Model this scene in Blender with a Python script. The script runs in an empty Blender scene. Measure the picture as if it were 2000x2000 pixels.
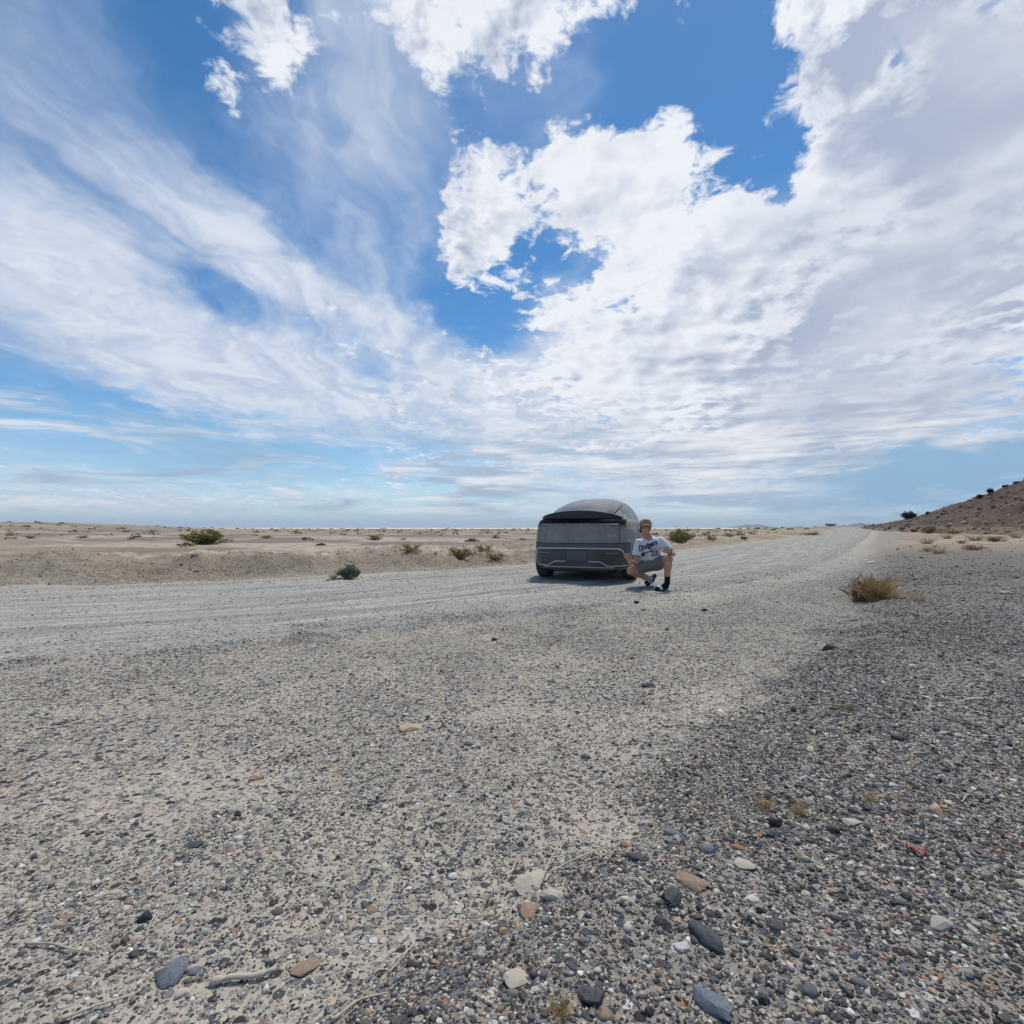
import bpy, bmesh, math, random
import numpy as np
from mathutils import Vector, Matrix, Euler
from mathutils.bvhtree import BVHTree

R = math.radians
sc = bpy.context.scene
COL = sc.collection
rng = np.random.default_rng(7)
random.seed(7)

# ------------------------------------------------------------------ camera
CAM_H = 0.984
cam_d = bpy.data.cameras.new('camera')
cam = bpy.data.objects.new('camera', cam_d)
COL.objects.link(cam)
cam.location = (0, 0, CAM_H)
cam.rotation_euler = (R(90), 0, 0)
cam_d.sensor_width = 36
cam_d.lens = 18.0
cam_d.shift_y = 0.0155
cam_d.clip_start = 0.05
cam_d.clip_end = 200000
sc.camera = cam

# ------------------------------------------------------------------ exposure
sc.render.engine = 'CYCLES'
sc.view_settings.view_transform = 'Standard'
sc.view_settings.look = 'None'
sc.view_settings.gamma = 1
sc.view_settings.exposure = 0.0
sc.view_settings.use_curve_mapping = False
sc.cycles.use_denoising = True
sc.cycles.denoiser = 'OPENIMAGEDENOISE'
sc.cycles.denoising_input_passes = 'RGB_ALBEDO_NORMAL'
sc.cycles.denoising_prefilter = 'ACCURATE'
sc.cycles.use_adaptive_sampling = True
sc.cycles.adaptive_threshold = 0.01
sc.cycles.adaptive_min_samples = 10
sc.cycles.max_bounces = 4
sc.cycles.diffuse_bounces = 2
sc.cycles.transparent_max_bounces = 12
sc.cycles.volume_bounces = 0

SUN_AZ = 30.0      # degrees to the right of the view
SUN_EL = 66.0

# ------------------------------------------------------------------ node helpers
class NT:
    """small wrapper to write node trees as expressions"""
    def __init__(self, tree):
        self.t = tree
    def n(self, typ, **kw):
        nd = self.t.nodes.new(typ)
        for k, v in kw.items():
            setattr(nd, k, v)
        return nd
    def link(self, a, b):
        self.t.links.new(a, b)
    def set(self, sock, v):
        if isinstance(v, bpy.types.NodeSocket):
            self.link(v, sock)
        else:
            sock.default_value = v
    def m(self, op, a, b=None, c=None, clamp=False):
        nd = self.n('ShaderNodeMath', operation=op)
        nd.use_clamp = clamp
        for i, v in enumerate((a, b, c)):
            if v is not None:
                self.set(nd.inputs[i], v)
        return nd.outputs[0]
    def vm(self, op, a, b=None, scale=None):
        nd = self.n('ShaderNodeVectorMath', operation=op)
        self.set(nd.inputs[0], a)
        if b is not None:
            self.set(nd.inputs[1], b)
        if scale is not None:
            self.set(nd.inputs['Scale'], scale)
        return nd.outputs['Value'] if op in ('LENGTH', 'DOT_PRODUCT', 'DISTANCE') else nd.outputs[0]
    def sep(self, v):
        nd = self.n('ShaderNodeSeparateXYZ'); self.set(nd.inputs[0], v)
        return nd.outputs
    def comb(self, x, y, z):
        nd = self.n('ShaderNodeCombineXYZ')
        for i, v in enumerate((x, y, z)):
            self.set(nd.inputs[i], v)
        return nd.outputs[0]
    def noise(self, vec, scale, detail=4, rough=0.5, dist=0.0, lac=2.0, dims='3D', out=0):
        nd = self.n('ShaderNodeTexNoise', noise_dimensions=dims)
        self.set(nd.inputs['Vector'], vec)
        self.set(nd.inputs['Scale'], scale)
        nd.inputs['Detail'].default_value = detail
        nd.inputs['Roughness'].default_value = rough
        nd.inputs['Lacunarity'].default_value = lac
        nd.inputs['Distortion'].default_value = dist
        return nd.outputs[out]
    def voro(self, vec, scale, feature='F1', out='Distance', rand=1.0, dims='3D'):
        nd = self.n('ShaderNodeTexVoronoi', feature=feature, voronoi_dimensions=dims)
        self.set(nd.inputs['Vector'], vec)
        self.set(nd.inputs['Scale'], scale)
        nd.inputs['Randomness'].default_value = rand
        return nd.outputs[out]
    def ss(self, v, lo, hi, a=0.0, b=1.0):
        nd = self.n('ShaderNodeMapRange', interpolation_type='SMOOTHSTEP')
        self.set(nd.inputs[0], v); self.set(nd.inputs[1], lo); self.set(nd.inputs[2], hi)
        self.set(nd.inputs[3], a); self.set(nd.inputs[4], b)
        return nd.outputs[0]
    def lin(self, v, lo, hi, a=0.0, b=1.0):
        nd = self.n('ShaderNodeMapRange')
        self.set(nd.inputs[0], v); self.set(nd.inputs[1], lo); self.set(nd.inputs[2], hi)
        self.set(nd.inputs[3], a); self.set(nd.inputs[4], b)
        return nd.outputs[0]
    def mix(self, f, a, b, blend='MIX'):
        nd = self.n('ShaderNodeMix', data_type='RGBA', blend_type=blend)
        nd.clamp_factor = True
        self.set(nd.inputs[0], f); self.set(nd.inputs[6], a); self.set(nd.inputs[7], b)
        return nd.outputs[2]
    def ramp(self, f, stops, interp='LINEAR'):
        nd = self.n('ShaderNodeValToRGB')
        self.set(nd.inputs[0], f)
        cr = nd.color_ramp
        cr.interpolation = interp
        while len(cr.elements) < len(stops):
            cr.elements.new(0.5)
        for e, (p, c) in zip(cr.elements, stops):
            e.position = p
            e.color = c if len(c) == 4 else (*c, 1)
        return nd.outputs[0]

def c4(r, g, b):
    return (r, g, b, 1.0)

def srgb(r, g, b):
    f = lambda v: (v / 255 / 12.92) if v / 255 <= 0.04045 else ((v / 255 + 0.055) / 1.055) ** 2.4
    return (f(r), f(g), f(b), 1.0)

# ------------------------------------------------------------------ world: sky with clouds
world = bpy.data.worlds.new('World')
sc.world = world
world.use_nodes = True
wt = world.node_tree
wt.nodes.clear()
W = NT(wt)
SKY_STRENGTH = 0.1
world.cycles.sampling_method = 'MANUAL'
world.cycles.sample_map_resolution = 512

def build_sky():
    out = W.n('ShaderNodeOutputWorld')
    bg = W.n('ShaderNodeBackground')
    bg.inputs['Strength'].default_value = SKY_STRENGTH
    W.link(bg.outputs[0], out.inputs[0])
    sky = W.n('ShaderNodeTexSky', sky_type='NISHITA')
    sky.sun_disc = False
    sky.sun_elevation = R(SUN_EL)
    sky.sun_rotation = R(SUN_AZ)
    sky.altitude = 1300
    sky.air_density = 1.0
    sky.dust_density = 0.4
    sky.ozone_density = 2.0
    gen = W.n('ShaderNodeTexCoord').outputs['Generated']
    d = W.vm('NORMALIZE', gen)
    x, y, z = W.sep(d)
    zc = W.m('MAXIMUM', z, 0.004)
    el = W.m('ARCSINE', zc)
    az = W.m('ARCTAN2', x, y)
    ae = W.comb(az, el, 1.0)
    inv = W.m('DIVIDE', 1.0, W.m('ADD', zc, 0.17))
    pl = W.vm('SCALE', W.comb(x, y, 0.0), scale=inv)       # position on a high flat cloud layer

    def ang(px, py):
        u, v = (px - 1000) / 1000, (1031 - py) / 1000
        return math.atan(u), math.atan2(v, math.hypot(1, u))
    frames = {}
    def frame(coords, rot, asp):
        """azimuth/elevation turned by rot and squeezed across by asp (cached)"""
        key = (coords.node.name, rot, asp)
        if key not in frames:
            c, s_ = math.cos(R(rot)), -math.sin(R(rot))
            frames[key] = W.comb(W.vm('DOT_PRODUCT', coords, (c, s_, 0)), W.vm('DOT_PRODUCT', coords, (-s_ * asp, c * asp, 0)), 0.0)
        return frames[key]
    def bumps(coords, lst):
        """sum of soft ellipses laid out in azimuth and elevation"""
        acc = None
        for (px, py, rx, ry, rot, w) in lst:
            a, e = ang(px, py)
            k = math.cos(a) / 1000
            if ry > rx:
                rx, ry, rot = ry, rx, rot + 90
            asp = min((1.0, 2.0, 4.0), key=lambda q: abs(math.log(rx / ry / q)))
            rot = 0 if asp == 1.0 else min((-20, 0, 20, 50, 90), key=lambda q: abs(rot - q))
            c, s_ = math.cos(R(rot)), -math.sin(R(rot))
            rad = math.sqrt(rx * ry * asp) * k
            dist = W.vm('DISTANCE', frame(coords, rot, asp), (c * a + s_ * e, asp * (-s_ * a + c * e), 0))
            g = W.m('MULTIPLY_ADD', dist, -1.0 / rad, 1.0, clamp=True)
            acc = W.m('MULTIPLY', g, w * 1.05) if acc is None else W.m('MULTIPLY_ADD', g, w * 1.05, acc)
        return acc

    # warp so that the outlines of the big shapes are ragged
    wv = W.noise(pl, 3.0, 5, 0.62, out=1, dims='2D')
    wv2 = W.vm('MULTIPLY', W.vm('SUBTRACT', wv, (0.5, 0.5, 0.5)), (0.13, 0.13, 0.0))
    aw = W.vm('ADD', ae, wv2)
    # ---- puffy layer
    cum = bumps(aw, CUMULUS)
    sund = (0.05, 0.028, 0.0)
    def puff(v):
        f1 = W.noise(v, 4.2, 6, 0.62, 0.0, dims='2D')
        f2 = W.noise(v, 16.0, 5, 0.62, 0.3, dims='2D')
        return W.m('MULTIPLY_ADD', f1, 0.5, W.m('MULTIPLY', f2, 0.5))
    fb = puff(pl)
    fbs = W.noise(W.vm('ADD', pl, sund), 7.0, 5, 0.60, 0.0, dims='2D')
    fb0 = W.noise(pl, 7.0, 5, 0.60, 0.0, dims='2D')
    cs = W.m('ADD', cum, W.m('MULTIPLY', W.m('SUBTRACT', fb, 0.5), 5.2))
    a_cum = W.m('MULTIPLY', W.ss(cs, 0.12, 0.85), W.ss(el, 0.01, 0.05))
    # ---- streaky veil
    rotm = W.n('ShaderNodeMapping', vector_type='POINT')
    W.link(pl, rotm.inputs[0])
    rotm.inputs['Rotation'].default_value = (0, 0, R(10))
    rotm.inputs['Scale'].default_value = (1.0, 0.2, 1.0)
    wr = W.noise(pl, 0.9, 5, 0.55, out=1, dims='2D')
    rp = W.vm('ADD', rotm.outputs[0], W.vm('SCALE', W.vm('SUBTRACT', wr, (0.5, 0.5, 0.5)), scale=1.0))
    s1 = W.noise(rp, 1.8, 6, 0.52, 0.0, dims='2D')
    s2 = W.noise(rp, 8.0, 5, 0.58, 0.0, dims='2D')
    sb = W.m('ADD', W.m('MULTIPLY', s1, 0.78), W.m('MULTIPLY', s2, 0.22))
    cir = bumps(aw, CIRRUS)
    ci = W.m('ADD', cir, W.m('MULTIPLY', W.m('SUBTRACT', sb, 0.5), 1.6))
    a_cir = W.m('MULTIPLY', W.ss(ci, -0.15, 1.25, 0.0, 0.97), W.ss(el, 0.0, 0.04, 0.25, 1.0))

    K = 1.0 / SKY_STRENGTH
    def kc(r, g, b):
        return tuple(v * K for v in srgb(r, g, b)[:3]) + (1,)
    hs = W.n('ShaderNodeHueSaturation')
    hs.inputs['Hue'].default_value = 0.495
    hs.inputs['Saturation'].default_value = 1.28
    hs.inputs['Value'].default_value = SKY_VALUE
    W.link(sky.outputs[0], hs.inputs['Color'])
    base = hs.outputs[0]
    # pale air close to the horizon
    hz = W.m('POWER', W.m('SUBTRACT', 1.0, zc), 13.0)
    base = W.mix(W.m('MULTIPLY', hz, 0.92), base, kc(166, 201, 230))
    # cloud colours: thick parts are greyer, sides away from the sun too
    shade = W.noise(pl, 2.2, 4, 0.55, 0.0, dims='2D')
    thick = W.ss(cs, 0.7, 2.2)
    grey = W.m('MULTIPLY', W.ss(shade, 0.36, 0.66), W.m('MULTIPLY', thick, 0.75))
    grey = W.m('ADD', grey, bumps(aw, GREYS))
    rel = W.m('MULTIPLY', W.m('SUBTRACT', fbs, fb0), W.ss(W.noise(pl, 1.3, 3, 0.5, dims='2D'), 0.38, 0.58, 1.2, 5.0))
    grey = W.m('ADD', grey, W.m('MULTIPLY', rel, W.ss(cs, 0.2, 1.2)), clamp=True)
    ccol = W.mix(grey, kc(238, 242, 249), kc(172, 184, 208))
    vcol = W.mix(W.ss(s2, 0.3, 0.7), kc(190, 203, 226), kc(222, 229, 241))
    c = W.mix(a_cir, base, vcol)
    c = W.mix(a_cum, c, ccol)
    # smooth grey sheet with rain veils under the big clouds
    sn = W.noise(W.vm('MULTIPLY', pl, (1.0, 0.6, 1.0)), 1.1, 4, 0.5, 0.0, dims='2D')
    sn2 = W.noise(pl, 3.6, 4, 0.55, 0.0, dims='2D')
    so = W.m('ADD', bumps(aw, SHEET), W.m('MULTIPLY', W.m('SUBTRACT', W.m('MULTIPLY_ADD', sn2, 0.35, W.m('MULTIPLY', sn, 0.65)), 0.5), 1.9))
    scol = W.mix(W.ss(W.noise(W.vm('MULTIPLY', aw, (5.0, 9.0, 1.0)), 1.0, 5, 0.5, dims='2D'), 0.3, 0.7), kc(210, 217, 230), kc(178, 189, 210))
    c = W.mix(W.ss(so, 0.1, 1.1, 0.0, 0.9), c, scol)
    # low bands seen edge-on near the horizon
    bn = W.noise(W.vm('MULTIPLY', ae, (5.0, 30.0, 1.0)), 1.0, 5, 0.65, 0.6, dims='2D')
    bm = W.m('MULTIPLY', W.ss(el, 0.30, 0.10), W.ss(el, 0.005, 0.05))
    bw = W.m('ADD', bumps(ae, BANDS), 0.12)
    bcol = W.mix(W.ss(W.noise(W.vm('MULTIPLY', ae, (3.0, 30.0, 1.0)), 1.3, 4, 0.6, 0.0, dims='2D'), 0.36, 0.62), kc(238, 240, 244), kc(168, 186, 208))
    c = W.mix(W.m('MULTIPLY', W.ss(W.m('ADD', bn, W.m('MULTIPLY', bw, 0.35)), 0.5, 0.72, 0.0, 0.85), bm), c, bcol)
    # open blue air under the cloud deck, low on the right
    c = W.mix(W.m('MULTIPLY', bumps(aw, LOWBLUE), 0.8, clamp=True), c, kc(146, 184, 216))
    W.link(c, bg.inputs['Color'])

SHEET = [(1760, 590, 400, 230, -10, 1.2), (1900, 90, 260, 140, 20, 1.0), (1940, 260, 200, 110, 10, 0.7), (1500, 440, 220, 90, 10, 0.35),
         (1800, 800, 420, 120, 0, 0.7), (1120, 410, 170, 50, -14, 0.5)]
LOWBLUE = [(1760, 955, 460, 75, 0, 1.4), (1950, 890, 260, 70, 0, 1.2), (850, 855, 170, 36, 0, 0.9), (450, 885, 500, 46, 4, 0.9), (1150, 965, 500, 30, 0, 0.5)]
BANDS = [(1450, 900, 700, 140, 0, 0.6), (1000, 960, 600, 70, 0, 0.4), (200, 840, 420, 60, 10, 0.3)]
SKY_VALUE = 1.30
# (image px, py of the photo's cloud, radii, tilt, weight) turned into azimuth/elevation bumps
CUMULUS = [
    (500, 50, 190, 120, 60, 1.1), (540, 130, 70, 90, 0, 0.5), (415, 172, 60, 70, 60, 0.9),
    (1010, -10, 330, 120, 0, 1.5), (890, 120, 70, 110, 10, 0.55), (1560, 10, 70, 60, 0, 0.9),
    (1090, 270, 180, 90, 30, 0.85), (1300, 190, 60, 90, 40, 0.7), (1390, 150, 50, 80, 40, 0.5),
    (1130, 390, 330, 125, -12, 1.5), (1330, 330, 190, 130, 0, 0.9), (950, 480, 150, 95, 35, 1.3), (930, 300, 110, 80, 0, 0.9),
    (1500, 470, 420, 190, 0, 1.3), (1100, 600, 190, 60, -18, 1.3), (1290, 560, 230, 110, -20, 0.9),
    (1640, 640, 620, 260, -8, 1.7), (1880, 170, 360, 250, 30, 1.7), (1850, 460, 420, 240, 0, 1.5),
    (1620, 160, 190, 130, 45, 0.7), (1500, 235, 110, 60, -25, 0.7),
    (1300, 700, 340, 90, 5, 1.1), (1420, 830, 480, 110, 0, 1.1), (1180, 740, 260, 80, 0, 0.9), (1500, 935, 700, 60, 0, 0.75),
    (810, 430, 100, 190, 10, -0.9), (1060, 505, 150, 75, 0, -1.9), (1010, 650, 130, 70, 20, -0.9), (1380, 170, 130, 200, 30, -0.8),
    (1530, 300, 90, 110, 0, -1.0), (1180, 170, 260, 60, -4, -1.5), (960, 210, 150, 80, -30, -1.2), (1470, 270, 150, 110, 40, -1.1), (790, 330, 110, 170, 0, -0.8), (650, 330, 200, 250, 0, -1.0), (1735, 165, 50, 40, 0, -1.2), (1390, 610, 120, 30, 0, -0.7),
    (200, 250, 420, 300, 0, -1.0), (350, 700, 420, 260, 0, -1.0), (400, 880, 500, 80, 0, -0.8), (1800, 940, 420, 50, 0, -0.8),
]
CIRRUS = [
    (130, 585, 430, 180, 30, 1.0), (430, 680, 430, 170, 22, 1.0), (700, 790, 380, 110, 8, 0.9),
    (480, 490, 250, 85, 14, 0.9), (640, 560, 240, 70, 25, 0.45), (680, 230, 280, 440, 0, 0.62), (610, 280, 40, 200, 4, 0.2),
    (860, 700, 260, 90, 25, 0.7), (1000, 780, 300, 110, 5, 0.8), (60, 330, 420, 250, 30, 0.28),
    (1350, 700, 760, 300, 0, 0.9), (300, 975, 1200, 60, 0, 0.55), (1100, 900, 600, 90, 0, 0.65), (1600, 930, 500, 80, 0, 0.5),
    (300, 865, 520, 70, 8, -0.5), (850, 860, 160, 40, 0, -0.2), (330, 60, 260, 200, 0, -0.1), (150, 100, 560, 300, 0, 0.22), (920, 580, 130, 170, 10, -0.6),
    (1400, 150, 260, 300, 0, -0.5), (1060, 505, 130, 70, 0, -0.8), (960, 600, 140, 110, 0, -0.5), (1530, 320, 150, 100, 0, -0.4), (440, 590, 260, 45, 25, -0.45), (720, 730, 60, 50, 0, -0.35),
]
GREYS = [(1850, 60, 330, 160, 10, 0.8), (1900, 240, 250, 130, 10, 0.6), (1720, 640, 560, 260, 0, 0.45), (1130, 400, 220, 60, -14, 0.35),
         (1800, 955, 500, 70, 0, 0.7), (1500, 880, 500, 40, 0, 0.3)]
build_sky()

# ------------------------------------------------------------------ sun
sun_d = bpy.data.lights.new('sun', 'SUN')
sun_d.energy = 2.7
sun_d.angle = R(7)
sun_d.color = (1.0, 0.93, 0.82)
sun = bpy.data.objects.new('sun', sun_d)
COL.objects.link(sun)
sv = Vector((math.cos(R(SUN_EL)) * math.sin(R(SUN_AZ)), math.cos(R(SUN_EL)) * math.cos(R(SUN_AZ)), math.sin(R(SUN_EL))))
sun.rotation_euler = sv.to_track_quat('Z', 'Y').to_euler()
sun.location = sv * 50

# ------------------------------------------------------------------ basic helpers
def mat(name, fn):
    m = bpy.data.materials.new(name)
    m.use_nodes = True
    t = m.node_tree
    t.nodes.clear()
    T = NT(t)
    o = T.n('ShaderNodeOutputMaterial')
    b = T.n('ShaderNodeBsdfPrincipled')
    T.link(b.outputs[0], o.inputs[0])
    fn(T, b)
    return m

def mesh_np(name, V, F=None, tris=None, smooth=True):
    me = bpy.data.meshes.new(name)
    V = np.asarray(V, np.float32)
    F = np.asarray(F, np.int32)
    k = F.shape[1]
    me.vertices.add(len(V)); me.vertices.foreach_set('co', V.ravel())
    me.loops.add(F.size); me.loops.foreach_set('vertex_index', F.ravel())
    me.polygons.add(len(F)); me.polygons.foreach_set('loop_start', np.arange(0, F.size, k, dtype=np.int32))
    me.polygons.foreach_set('use_smooth', np.full(len(F), smooth))
    me.update(calc_edges=True)
    return me

def obj(name, me, m=None, parent=None):
    o = bpy.data.objects.new(name, me)
    COL.objects.link(o)
    if m is not None and me is not None:
        me.materials.clear(); me.materials.append(m)
    if parent is not None:
        o.parent = parent
    return o

def tag(o, label=None, cat=None, group=None, kind=None):
    if label: o['label'] = label
    if cat: o['category'] = cat
    if group: o['group'] = group
    if kind: o['kind'] = kind
    return o

def empty(name, loc=(0, 0, 0), rz=0.0):
    o = bpy.data.objects.new(name, None)
    o.empty_display_size = 0.1
    COL.objects.link(o)
    o.location = loc
    o.rotation_euler = (0, 0, rz)
    return o

def attr(me, name, arr):
    a = me.attributes.new(name, 'FLOAT', 'POINT')
    a.data.foreach_set('value', np.asarray(arr, np.float32))

# ------------------------------------------------------------------ numpy noise
def _h(ix, iy, s):
    n = (ix.astype(np.int64) * 374761393 + iy.astype(np.int64) * 668265263 + s * 974634777) & 0xFFFFFFFF
    n = ((n ^ (n >> 13)) * 1274126177) & 0xFFFFFFFF
    return ((n ^ (n >> 16)) & 0xFFFF) / 65535.0

def vnoise(x, y, s=0):
    ix, iy = np.floor(x), np.floor(y)
    fx, fy = x - ix, y - iy
    fx, fy = fx * fx * fx * (fx * (fx * 6 - 15) + 10), fy * fy * fy * (fy * (fy * 6 - 15) + 10)
    a, b = _h(ix, iy, s), _h(ix + 1, iy, s)
    c, d = _h(ix, iy + 1, s), _h(ix + 1, iy + 1, s)
    return (a * (1 - fx) + b * fx) * (1 - fy) + (c * (1 - fx) + d * fx) * fy - 0.5

def fbm(x, y, f, o=4, s=0, g=0.5):
    v, a = 0, 1.0
    for i in range(o):
        v = v + a * vnoise(x * f + 17.3 * i, y * f - 9.1 * i, s + i)
        f *= 2.03; a *= g
    return v

def sstep(x, a, b):
    t = np.clip((x - a) / (b - a), 0, 1)
    return t * t * (3 - 2 * t)

# ------------------------------------------------------------------ plan of the place
def spline(pts, step):
    P = np.array(pts, float)
    P = np.vstack([2 * P[0] - P[1], P, 2 * P[-1] - P[-2]])
    out = []
    for i in range(1, len(P) - 2):
        p0, p1, p2, p3 = P[i - 1:i + 3]
        n = max(2, int(np.hypot(*(p2 - p1)) / step))
        n = min(n, 20)
        t = np.linspace(0, 1, n, endpoint=False)[:, None]
        out.append(0.5 * (2 * p1 + (p2 - p0) * t + (2 * p0 - 5 * p1 + 4 * p2 - p3) * t ** 2 + (3 * p1 - p0 - 3 * p2 + p3) * t ** 3))
    return np.vstack(out + [P[-2][None]])

ROAD_C = spline([(-90, -14), (-40, -4.0), (-20, 1.0), (-12, 3.7), (-6.4, 5.8), (-2.5, 7.7), (0.6, 10.2), (4.7, 14.3), (11.5, 23), (19, 33.5), (49, 75), (107, 157), (420, 600)], 0.7)
ROAD_W = 3.0
LINE_C = spline([(-14, -12), (-5, -4.2), (-2.4, -1.0), (-0.39, 1.03), (-0.12, 1.23), (0.29, 1.59), (0.72, 2.19), (2.13, 3.8), (4.0, 6.2), (9.9, 14), (50, 68), (120, 160)], 0.6)

def curve_coord(C, x, y):
    """signed distance to a polyline (left positive) and length along it"""
    sh = np.shape(x)
    p = np.stack([np.ravel(x), np.ravel(y)], 1)
    A, B = C[:-1], C[1:]
    D = B - A
    L = np.hypot(D[:, 0], D[:, 1])
    cum = np.concatenate([[0], np.cumsum(L)[:-1]])
    L2 = L ** 2
    if len(p) < 64:
        q = p[:, None, :] - A[None]
        tc = np.clip((q * D).sum(2) / L2, 0, 1)
        e = q - tc[:, :, None] * D
        dist = np.hypot(e[:, :, 0], e[:, :, 1])
        k = np.argmin(dist, 1); ii = np.arange(len(p))
        cr = D[k, 0] * q[ii, k, 1] - D[k, 1] * q[ii, k, 0]
        dd = dist[ii, k]
        return np.where(cr >= 0, dd, -dd).reshape(sh), (cum[k] + tc[ii, k] * L[k]).reshape(sh)
    best = np.full(len(p), 1e9); sd = np.zeros(len(p)); al = np.zeros(len(p))
    px, py = p[:, 0], p[:, 1]
    for i in range(len(A)):
        qx, qy = px - A[i, 0], py - A[i, 1]
        tc = np.clip((qx * D[i, 0] + qy * D[i, 1]) / L2[i], 0, 1)
        ex, ey = qx - tc * D[i, 0], qy - tc * D[i, 1]
        d = ex * ex + ey * ey
        u = d < best
        if not u.any():
            continue
        cr = D[i, 0] * qy[u] - D[i, 1] * qx[u]
        best[u] = d[u]; sd[u] = np.where(cr >= 0, 1.0, -1.0); al[u] = cum[i] + tc[u] * L[i]
    return (sd * np.sqrt(best)).reshape(sh), al.reshape(sh)

HILL = (68.3, 35.49, 19.0, 12.84, 48.4, -0.322, 0.811)
def hill_raw(x, y):
    cx, cy, A, rx, ry, th, e = HILL
    dx, dy = x - cx, y - cy
    a = (dx * math.cos(th) + dy * math.sin(th)) / rx
    b = (-dx * math.sin(th) + dy * math.cos(th)) / ry
    return A * np.exp(-(a * a + b * b) ** e)

def height(x, y, fine=True):
    x = np.asarray(x, float); y = np.asarray(y, float)
    r = np.hypot(x, y)
    az = np.degrees(np.arctan2(x, y))
    d, al = curve_coord(ROAD_C, x, y)
    s, _ = curve_coord(LINE_C, x, y)
    z = np.zeros_like(x)
    # bank beyond the road
    wob = fbm(x, y, 0.28, 3, 11)
    amp = 0.20 + 0.16 * sstep(x, 3, -5) + 0.22 * wob
    dd = d + 0.9 * fbm(x, y, 0.5, 3, 12)
    bank = amp * sstep(dd, ROAD_W + 0.15, ROAD_W + 1.9) - (amp * 0.62) * sstep(dd, ROAD_W + 2.6, ROAD_W + 7)
    z = z + bank
    bz = sstep(d, ROAD_W + 0.2, ROAD_W + 1.2) * sstep(d, ROAD_W + 10, ROAD_W + 5)
    z = z + bz * (0.20 * fbm(x, y, 0.9, 4, 14, 0.62) + 0.08 * np.abs(fbm(x, y, 2.3, 3, 15)))
    plain = sstep(d, ROAD_W + 2, ROAD_W + 16)
    far = np.exp(-r / 900)
    z = z + plain * (0.34 * fbm(x, y, 0.06, 3, 21) + 0.10 * fbm(x, y, 0.35, 3, 22)) * far
    z = z + 2.3 * sstep(r, 60, 190) * sstep(az, -22, -46) * sstep(az, -140, -90) * np.exp(-np.maximum(r - 200, 0) / 250)
    z = z + 1.2 * sstep(r, 45, 170) * sstep(az, 19, 33) * np.exp(-np.maximum(r - 260, 0) / 200)
    # right side: heaped dark gravel and gentle slope
    sr = -s + 0.25 * fbm(x, y, 0.9, 3, 31)
    z = z + 0.095 * sstep(sr, -0.05, 0.40) + 0.018 * np.clip(sr, 0, 12) * sstep(sr, 0.4, 3)
    z = z + sstep(sr, 0, 2) * 0.06 * fbm(x, y, 0.5, 3, 32) * np.exp(-r / 200)
    # shoulder and road
    z = z + (1 - plain) * 0.03 * fbm(x, y, 0.7, 3, 41) * np.exp(-r / 120)
    if fine:
        z = z + 0.018 * fbm(x, y, 3.1, 3, 51) * np.exp(-r / 40) * (0.5 + sstep(np.abs(d), 2.5, 4))
    return z

def height1(x, y):
    return float(height(np.array([x]), np.array([y]))[0])

def on_ground(px, py, it=12):
    """ground point under a place in the photo (photo pixels)"""
    u, v = (px - 1000) / 1000, (py - 1031) / 1000
    Y = CAM_H / max(v, 1e-4)
    for _ in range(it):
        z = height1(u * Y, Y)
        Y = 0.5 * Y + 0.5 * max(0.6, min(4000, (CAM_H - z) / max(v, 1e-4)))
    return Vector((u * Y, Y, height1(u * Y, Y)))

# ------------------------------------------------------------------ ground sheet
def build_ground():
    az = np.unique(np.concatenate([np.arange(-62, 62, 0.28), np.arange(62, 298, 4.0)]))
    az = np.radians(az)
    r1 = 0.3 * np.exp(np.arange(0, math.log(45 / 0.3), 0.0125))
    r2 = r1[-1] * np.exp(np.arange(0.0125, math.log(36000 / r1[-1]), 0.04))
    rr = np.concatenate([r1, r2])
    A, Rr = np.meshgrid(az, rr)
    X, Y = np.sin(A) * Rr, np.cos(A) * Rr
    Z = height(X, Y)
    d, al = curve_coord(ROAD_C, X, Y)
    s, _ = curve_coord(LINE_C, X, Y)
    Z = Z - 0.035 * sstep(np.abs(d), ROAD_W + 0.25, ROAD_W - 0.25)
    na, nr = len(az), len(rr)
    V = np.stack([X.ravel(), Y.ravel(), Z.ravel()], 1)
    V = np.vstack([V, [[0, 0, height1(0, 0)]]])
    i = np.arange(nr - 1)[:, None] * na; j = np.arange(na)[None]
    jn = (j + 1) % na
    F = np.stack([i + j, i + jn, i + na + jn, i + na + j], -1).reshape(-1, 4)[:, ::-1]
    c = len(V) - 1
    jj = np.arange(na)
    Fc = np.stack([np.full(na, c), (jj + 1) % na, jj, jj], 1)
    me = mesh_np('ground', V, F)
    # small fan under the camera
    bm = bmesh.new(); bm.from_mesh(me); bm.verts.ensure_lookup_table()
    for k in range(na):
        f = bm.faces.new((bm.verts[c], bm.verts[(k + 1) % na], bm.verts[k])); f.smooth = True
    bmesh.ops.recalc_face_normals(bm, faces=bm.faces[-na:])
    bm.normal_update(); bm.to_mesh(me); bm.free()
    attr(me, 'dark', np.append(sstep(-s + 0.5 * fbm(X, Y, 1.4, 4, 61) + 0.22 * fbm(X, Y, 5.0, 3, 62), -0.06, 0.18 + 0.03 * Rr).ravel() * (1 - 0.5 * sstep(fbm(X, Y * 1.6, 0.75, 4, 66), 0.14, 0.36)).ravel(), 0))
    attr(me, 'roadd', np.append(d.ravel(), 0))
    return me

def P_(T):
    return T.n('ShaderNodeNewGeometry').outputs['Position']

def A_(T, name):
    return T.n('ShaderNodeAttribute', attribute_name=name).outputs['Fac']

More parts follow.
